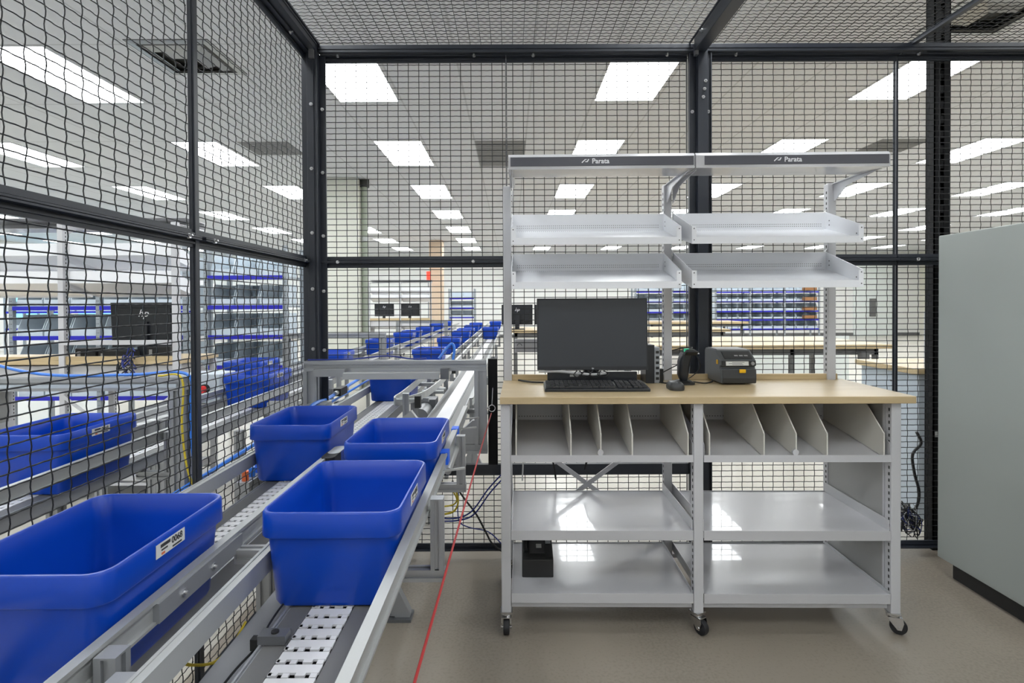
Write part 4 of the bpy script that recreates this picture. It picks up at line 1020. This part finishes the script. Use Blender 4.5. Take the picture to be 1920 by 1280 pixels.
# control boxes along the outside conveyor
cbx = thing('control_box', 'pale grey control box with a red stop button outside the left mesh wall', 'control box', (-1.95, 3.55, 0))
MB().box(-.13, .13, -.1, .1, .70, .88).build('case', 'counter_grey', cbx, bevel=.004)
MB().cyl((.04, -.1, .79), (.04, -.12, .79), .03, 16).build('collar', 'slot_black', cbx, smooth=True)
MB().cyl((.04, -.12, .79), (.04, -.15, .79), .022, 16).build('stop_button', 'red_button', cbx, smooth=True)

side = thing('side_conveyor', 'silver roller conveyor standing beyond the leftmost belt', 'conveyor', (-1.95, 2.5, 0))
MB().box(-.15, -.145, 0, 6, .60, .73).box(.145, .15, 0, 6, .60, .73).build('side_frame', 'alu', side)
r_ = MB()
for k in range(58): r_.cyl((-.12, .08 + k * .1, .678), (.12, .08 + k * .1, .678), .0215, 8)
r_.build('rollers', 'alu_bright', side, smooth=True)
for y_ in (.3, 2.4, 4.5):
    for x_ in (-.135, .135): profile((x_, y_, 0), (x_, y_, .6), .04).build('leg', 'alu', side)
# remaining bench clutter through the left mesh
mb_ = thing('tangled_cables', 'knot of black and blue cables hanging from the bench below the backwards monitor', 'cables', (-2.55, 3.66, .94))
pts = [(.06 * math.cos(a * 1.7), .02 * math.sin(a), .02 - .012 * a + .05 * math.sin(a * 2.3)) for a in range(16)]
MB().tube(smooth_path(pts, 4), .004, 6).build('black_loops', 'slot_black', mb_, smooth=True)
MB().tube(smooth_path([(x * .7 + .02, y, z + .05) for x, y, z in pts], 4), .004, 6).build('blue_loops', 'navy_cable', mb_, smooth=True)

# more mechanism seen through the conveyor opening
tc_ = thing('transfer_conveyor', 'short silver cross conveyor between the leftmost and middle belts behind the corner post', 'conveyor', (-1.16, 3.25, 0))
MB().box(-.13, .13, -.30, -.26, .60, .70).box(-.13, .13, .26, .30, .60, .70).build('side_frame', 'alu', tc_)
rr_ = MB()
for k in range(6): rr_.cyl((-.12 + k * .048, -.26, .685), (-.12 + k * .048, .26, .685), .018, 10)
rr_.build('rollers', 'alu_bright', tc_, smooth=True)
for x_ in (-.10, .10):
    for y_ in (-.28, .28): profile((x_, y_, 0), (x_, y_, .60), .035).build('leg', 'alu', tc_)
MB().box(-.13, .13, -.31, -.305, .72, .80).build('guard_plate', 'alu_bright', tc_)
for i, (x_, y_) in enumerate(((-.53, 2.78), (-.49, 4.15), (-.60, 4.05))):
    t = thing('sensor_bracket', ('near', 'far right', 'far left')[i] + ' aluminium sensor bracket between the belts inside the opening', 'bracket', (x_, y_, 0))
    profile((0, 0, .0), (0, 0, .86), .03).build('post', 'alu', t)
    MB().box(-.05, .06, -.008, .008, .82, .835).build('arm', 'alu_bright', t)
    MB().box(.045, .075, -.015, .015, .79, .85).build('sensor', 'slot_black', t)

# hopper plates and extra posts near the leftmost belt
for i, (x_, y_, h_) in enumerate(((-1.30, 3.0, .78), (-1.74, 2.75, .74), (-1.28, 3.9, .78))):
    t = thing('guide_stand', ('near right', 'left', 'far right')[i] + ' aluminium stand with clamp beside the leftmost belt', 'stand', (x_, y_, 0))
    profile((0, 0, .012), (0, 0, h_), .04).build('post', 'alu', t)
    MB().box(-.05, .05, -.04, .04, 0, .012).build('foot', 'alu_dark', t)
    MB().box(-.03, .03, -.03, .03, h_ - .12, h_ - .06).build('clamp', 'alu_dark', t)
pn = thing('valve_block', 'silver and teal valve block with orange fittings low beside the left mesh wall', 'valve block', (-1.14, 2.45, 0))
MB().box(-.03, .03, -.12, .12, .50, .56).build('body', 'alu', pn)
for k in range(4): MB().cyl((0, -.09 + k * .06, .56), (0, -.09 + k * .06, .60), .014, 10).build('fitting', ('label_orange', 'blue_hose', 'blue_tape', 'alu_bright')[k], pn, smooth=True)
profile((0, .08, 0), (0, .08, .50), .03).build('post', 'alu', pn)
